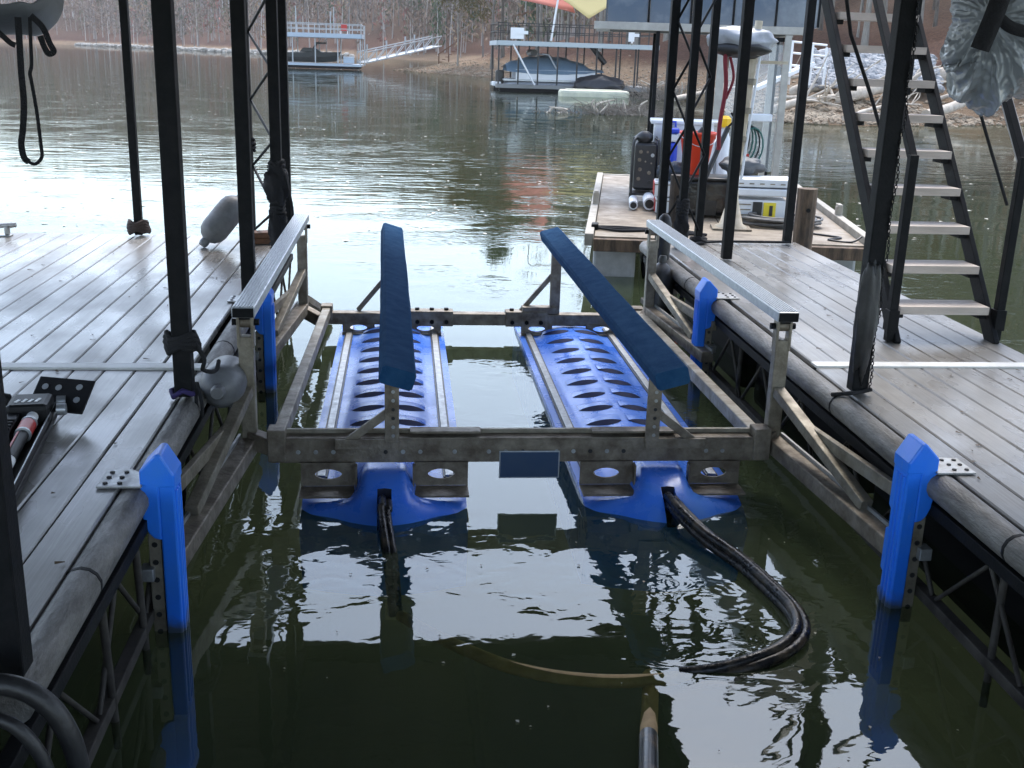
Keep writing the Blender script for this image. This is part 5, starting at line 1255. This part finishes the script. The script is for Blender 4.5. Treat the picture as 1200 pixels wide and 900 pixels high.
# white scaffold frame and tilted gangway by the riprap
sf = thing('frame', 'white tubular frame by the bank left of the stairs', 'frame', tuple(atz(935,70,1.9)))
q = aty(928,62,47)
for dx in (0,.9,1.5): MB().tube([(q.x+dx,47,1.2),(q.x+dx,47,3.0-.15*dx)], .05, 8).build('upright', wht, sf)
for z in (2.0,2.5,2.95): MB().tube([(q.x,47,z),(q.x+1.5,47,z-.1)], .045, 8).build('bar', wht, sf)
MB().beam((q.x-1.6,46.6,1.0), (q.x+1.0,47.2,2.1), .5, .14).build('ramp', wht, sf); MB().tube([(q.x-.7,46.4,1.75),(q.x-.7,46.6,1.75)], .2, 14).build('wheel', blackp, sf)

# ============================================================ TREES
bark_grey = mat('grey winter bark', (.20,.18,.155), .9, col2=(.10,.085,.07), nscale=2, stretch=(3,3,.6), bump=.5, bscale=20)
bark_pale = mat('pale trunk bark', (.34,.32,.28), .9, col2=(.2,.18,.15), nscale=2, stretch=(3,3,.6))
def tree_meshes(seed, H, r0, leaf_n, leaf_size):
    r_ = random.Random(seed); tr = MB(); tips = []
    n = 8; lean = Vector((r_.uniform(-.06,.06), r_.uniform(-.06,.06), 0)); path = []; rad = []
    for i in range(n+1):
        q = i/n; path.append(Vector((0,0,-.4))+lean*H*q*q+Vector((r_.uniform(-1,1)*.012*H*q, r_.uniform(-1,1)*.012*H*q, (H+.4)*q))); rad.append(r0*(1-.86*q)+(r0*.35 if i == 0 else 0))
    tr.tube(path, rad, 8)
    cr = MB()
    def limb(p, d, L_, r, lev):
        m1 = p+d*L_*.5+Vector((r_.uniform(-.1,.1),r_.uniform(-.1,.1),.06))*L_; e = m1+(d+Vector((r_.uniform(-.3,.3),r_.uniform(-.3,.3),r_.uniform(0,.35)))).normalized()*L_*.5
        (tr if lev == 0 else cr).tube([p, m1, e], [r, r*.7, r*.35], 5 if lev == 0 else 3, False, lev == 0)
        tips.append(e); tips.append(m1)
        if lev < 2:
            for k in range(3 if lev == 0 else 3):
                d2 = (d+Vector((r_.uniform(-.9,.9),r_.uniform(-.9,.9),r_.uniform(-.2,.7)))).normalized(); limb(m1.lerp(e, r_.random()), d2, L_*r_.uniform(.4,.65), r*.45, lev+1)
    for k in range(13):
        q = r_.uniform(.36,.97); i = min(int(q*n), n-1); p = path[i].lerp(path[i+1], q*n-i); a = r_.uniform(0,6.28)
        limb(p, Vector((math.cos(a),math.sin(a),r_.uniform(.25,.9))).normalized(), H*(1.02-q)*r_.uniform(.25,.42)+.8, r0*(1-.8*q)*.5, 0)
    lv = MB(); V = []; F = []
    for k in range(leaf_n):
        p = r_.choice(tips)+Vector((r_.gauss(0,.45),r_.gauss(0,.45),r_.gauss(0,.4))); s_ = leaf_size*r_.uniform(.6,1.5)
        a = Vector((r_.uniform(-1,1),r_.uniform(-1,1),r_.uniform(-1,1))).normalized()*s_; b = a.cross(Vector((r_.uniform(-1,1),r_.uniform(-1,1),r_.uniform(-1,1)))).normalized()*s_*.6
        o = len(V); V += [p-a, p+b*.6, p+a, p-b*.6]; F.append((o,o+1,o+2,o+3))
    return tr, cr, lv.add(V, F)
leafm = {'olive': mat('olive autumn leaf', (.10,.095,.03), .8, col2=(.14,.11,.045), nscale=.6), 'rust': mat('rust autumn leaf', (.19,.095,.035), .8, col2=(.13,.075,.03), nscale=.6), 'pine': mat('dark pine needle', (.035,.055,.025), .8, col2=(.05,.07,.035), nscale=.6), 'dry': mat('dry beech leaf', (.22,.15,.085), .8, col2=(.16,.12,.07), nscale=.6)}
PROTO = []
for k, (H, r0, nl, ls, lm, bk) in enumerate(((17,.19,900,.16,'dry',bark_grey),(14,.15,1400,.16,'olive',bark_grey),(19,.22,500,.14,'dry',bark_pale),(12,.14,3600,.20,'rust',bark_grey),(16,.2,5200,.20,'pine',bark_grey),(9,.10,2600,.16,'olive',bark_pale))):
    a, b, c = tree_meshes(100+k, H, r0, nl, ls)
    ma, mb_, mc_ = a.mesh('trunk'), b.mesh('branches'), c.mesh('crown'); ma.materials.append(bk); mb_.materials.append(bk); mc_.materials.append(leafm[lm]); PROTO.append((ma, mb_, mc_))
KLAB = ['tall bare grey tree with few dry leaves on the wooded bank','slim tree with thin olive leaves on the wooded bank','tall pale trunked tree on the wooded bank','rust leaved autumn tree on the wooded bank','dark green pine on the wooded bank','small olive leaved tree low on the wooded bank']
KGRP = ['tall bare trees of the wooded bank','slim olive trees of the wooded bank','pale trunked trees of the wooded bank','rust trees of the wooded bank','pines of the wooded bank','small olive trees of the wooded bank']
def plant(kind, x, y, s_, rz, label=None):
    t = thing('tree', label or KLAB[kind], 'tree', (x, y, ground(x, y)), None if label else KGRP[kind])
    for me, nm_ in zip(PROTO[kind], ('trunk','branches','crown')):
        o = bpy.data.objects.new(nm_, me); COL.objects.link(o); o.parent = t
    t.scale = (s_,)*3; t.rotation_euler = (0,0,rz); return t
rt = random.Random(21)
spots = []
while len(spots) < 120:
    a = rt.uniform(-.02,.62); r_ = rt.uniform(52,150); x, y = r_*math.sin(a), r_*math.cos(a)
    d = float(shore_dist(np.array([x]), np.array([y]))[0])
    if d < 14 or d > 75: continue
    if any((x-p[0])**2+(y-p[1])**2 < 9 for p in spots): continue
    spots.append((x,y))
for x, y in spots:
    k = rt.choices(range(6), (6,3,5,1.2,2,2))[0]
    plant(k, x, y, rt.uniform(.8,1.2), rt.uniform(0,6.28))
plant(3, 8.6, 112, 1.25, 1.0, 'rust leaved oak on the point left of the pontoon dock')
plant(5, 5.6, 120, 1.1, 2.0, 'olive leaved tree leaning over the tip of the point')
plant(4, 10.5, 122, 1.1, 2.6, 'dark pine behind the rust leaved oak on the point')
plant(1, 12.5, 108, 1.0, .4, 'olive tree right of the rust leaved oak')

# ---- far wooded hillside across the lake: one mass
def far_forest():
    rg = np.random.default_rng(4); N_ = 5200
    X = np.concatenate([rg.uniform(-230,60,N_), rg.uniform(0,160,900)]); Y = np.concatenate([rg.uniform(270,720,N_), rg.uniform(170,330,900)])
    d = shore_dist(X, Y); ok = (d > 6) & (d < 190) & (np.hypot(X,Y) > 165); X, Y, d = X[ok], Y[ok], d[ok]
    Z = land_height(X, Y); V = []; F = []; Cc = []
    pal = np.array([[.205,.165,.13],[.23,.165,.12],[.175,.145,.12],[.15,.145,.09],[.26,.12,.095],[.055,.085,.042],[.27,.19,.11]]); pw = [.28,.22,.18,.12,.05,.08,.07]
    tn = len(X); kind = rg.choice(7, tn, p=pw); H = rg.uniform(9,17,tn)
    vs_l, fs_l, cs_l = [], [], []
    base = 0
    for i in range(tn):
        x, y, z, h = X[i], Y[i], Z[i], H[i]; c = pal[kind[i]]*rg.uniform(.85,1.15)
        # trunk: three sided taper, pale
        tw = rg.uniform(.11,.24); tc = np.array([.38,.35,.32])*rg.uniform(.45,1.3); lx, ly = rg.normal(0,.5,2)
        vs_l.append(np.array([[x-tw,y,z-.5],[x+tw,y,z-.5],[x,y+tw,z-.5],[x+lx,y+ly,z+h]])); fs_l += [(base,base+1,base+3),(base+1,base+2,base+3),(base+2,base,base+3)]; cs_l += [tc]*3; base += 4
        m_ = 40 if kind[i] != 5 else 70
        t = rg.uniform(.12 if kind[i]==5 else .22,1.0,m_); sp = (1.9 if kind[i]==5 else 2.3)*np.sqrt(np.maximum(.08,1-t))*1.3 if kind[i]==5 else 2.3*np.sin(np.pi*np.clip(t,.05,.98))**.6
        px = x+rg.normal(0,1,m_)*sp*.6; py = y+rg.normal(0,1,m_)*sp*.6; pz = z+h*t
        s_ = rg.uniform(.25,.65,m_)
        q = rg.normal(0,1,(m_,3)); q[:,2] = np.abs(q[:,2])+.6; q /= np.linalg.norm(q,axis=1)[:,None]; e = rg.normal(0,1,(m_,3)); e -= (e*q).sum(1)[:,None]*q; e /= np.linalg.norm(e,axis=1)[:,None]
        P = np.stack([px,py,pz],1); a = q*(s_*1.6)[:,None]; b = e*(s_*.5)[:,None]
        vs_l.append(np.stack([P-a,P+b,P+a,P-b],1).reshape(-1,3))
        for k in range(m_): fs_l.append((base,base+1,base+2,base+3)); base += 4
        cs_l += list(c[None,:]*rg.uniform(.75,1.25,m_)[:,None])
    V = np.concatenate(vs_l); me = bpy.data.meshes.new('far_forest'); me.from_pydata(V.tolist(), [], fs_l)
    at = me.attributes.new('tint','FLOAT_COLOR','FACE'); cc = np.ones((len(fs_l),4)); cc[:,:3] = np.array(cs_l); at.data.foreach_set('color', cc.ravel())
    me.materials.append(attr_mat('winter woodland')); o = bpy.data.objects.new('far_forest', me); COL.objects.link(o); tag(o, 'misty winter woodland covering the far hillside', 'woodland'); o['kind'] = 'stuff'
far_forest()
# bits of leaf and foam drifting on the lake
fl = MB(); rf = random.Random(3)
for i in range(900):
    u_ = rf.uniform(-20,1220); v_ = 95+ (rf.random()**1.6)*190
    if v_ < 60+ .033*(u_-470)+22: continue
    p = atz(u_, v_, .006); s_ = rf.uniform(.015,.05)*(1+p.y*.012); a = rf.uniform(0,3.14)
    if shore_dist(np.array([p.x]), np.array([p.y]))[0] > -1: continue
    ca, sa = math.cos(a)*s_, math.sin(a)*s_
    fl.add([(p.x-ca,p.y-sa,.006),(p.x+sa*.5,p.y-ca*.5,.010),(p.x+ca,p.y+sa,.007),(p.x-sa*.5,p.y+ca*.5,.012)], [(0,1,2,3)])
for i in range(46):
    x, y = rf.uniform(-.7,1.9), rf.uniform(2.7,4.6); s_ = rf.uniform(.003,.011); a = rf.uniform(0,3.14); ca, sa = math.cos(a)*s_, math.sin(a)*s_
    fl.add([(x-ca,y-sa,.004),(x+sa*.7,y-ca*.7,.006),(x+ca,y+sa,.004),(x-sa*.7,y+ca*.7,.007)], [(0,1,2,3)])
fo = fl.build('floating_leaves', mat('pale floating leaf', (.55,.50,.42), .6)); tag(fo, 'pale leaf bits drifting on the water', 'leaves'); fo['kind'] = 'stuff'

# crumbs of leaf and twig on the planks
db = MB(); rf = random.Random(11)
for i in range(150):
    if rf.random() < .6: x, y = rf.uniform(-3.6,-1.02), rf.uniform(2.6,9.0)
    else: x, y = rf.uniform(2.16,3.34), rf.uniform(2.4,9.1)
    a = rf.uniform(0,6.28); l_ = rf.uniform(.005,.018); w_ = rf.uniform(.002,.007)
    ca, sa = math.cos(a), math.sin(a)
    db.add([(x+ca*l_-sa*w_, y+sa*l_+ca*w_, DK+.004), (x-ca*l_-sa*w_, y-sa*l_+ca*w_, DK+.006), (x-ca*l_+sa*w_, y-sa*l_-ca*w_, DK+.004), (x+ca*l_+sa*w_, y+sa*l_-ca*w_, DK+.008)], [(0,1,2,3)])
do = db.build('leaf_litter', mat('brown leaf crumb', (.09,.06,.035), .9)); tag(do, 'brown leaf and twig crumbs scattered on the planks', 'leaf litter'); do['kind'] = 'stuff'
# ============================================================ LAKE MIST
hz = MB().box((-250, 600, 52), (2900, 1400, 110.4)).build('haze', None)
hm = bpy.data.materials.new('pale lake mist'); hm.use_nodes = True; hn = hm.node_tree; hn.nodes.clear()
ho = hn.nodes.new('ShaderNodeOutputMaterial'); hv_ = hn.nodes.new('ShaderNodeVolumePrincipled')
hv_.inputs['Color'].default_value = (.92,.88,.87,1); hv_.inputs['Density'].default_value = .00022; hv_.inputs['Anisotropy'].default_value = .2
hn.links.new(hv_.outputs[0], ho.inputs['Volume']); hz.data.materials.append(hm); tag(hz, 'thin pale mist in the air over the whole lake', 'haze'); hz['kind'] = 'stuff'
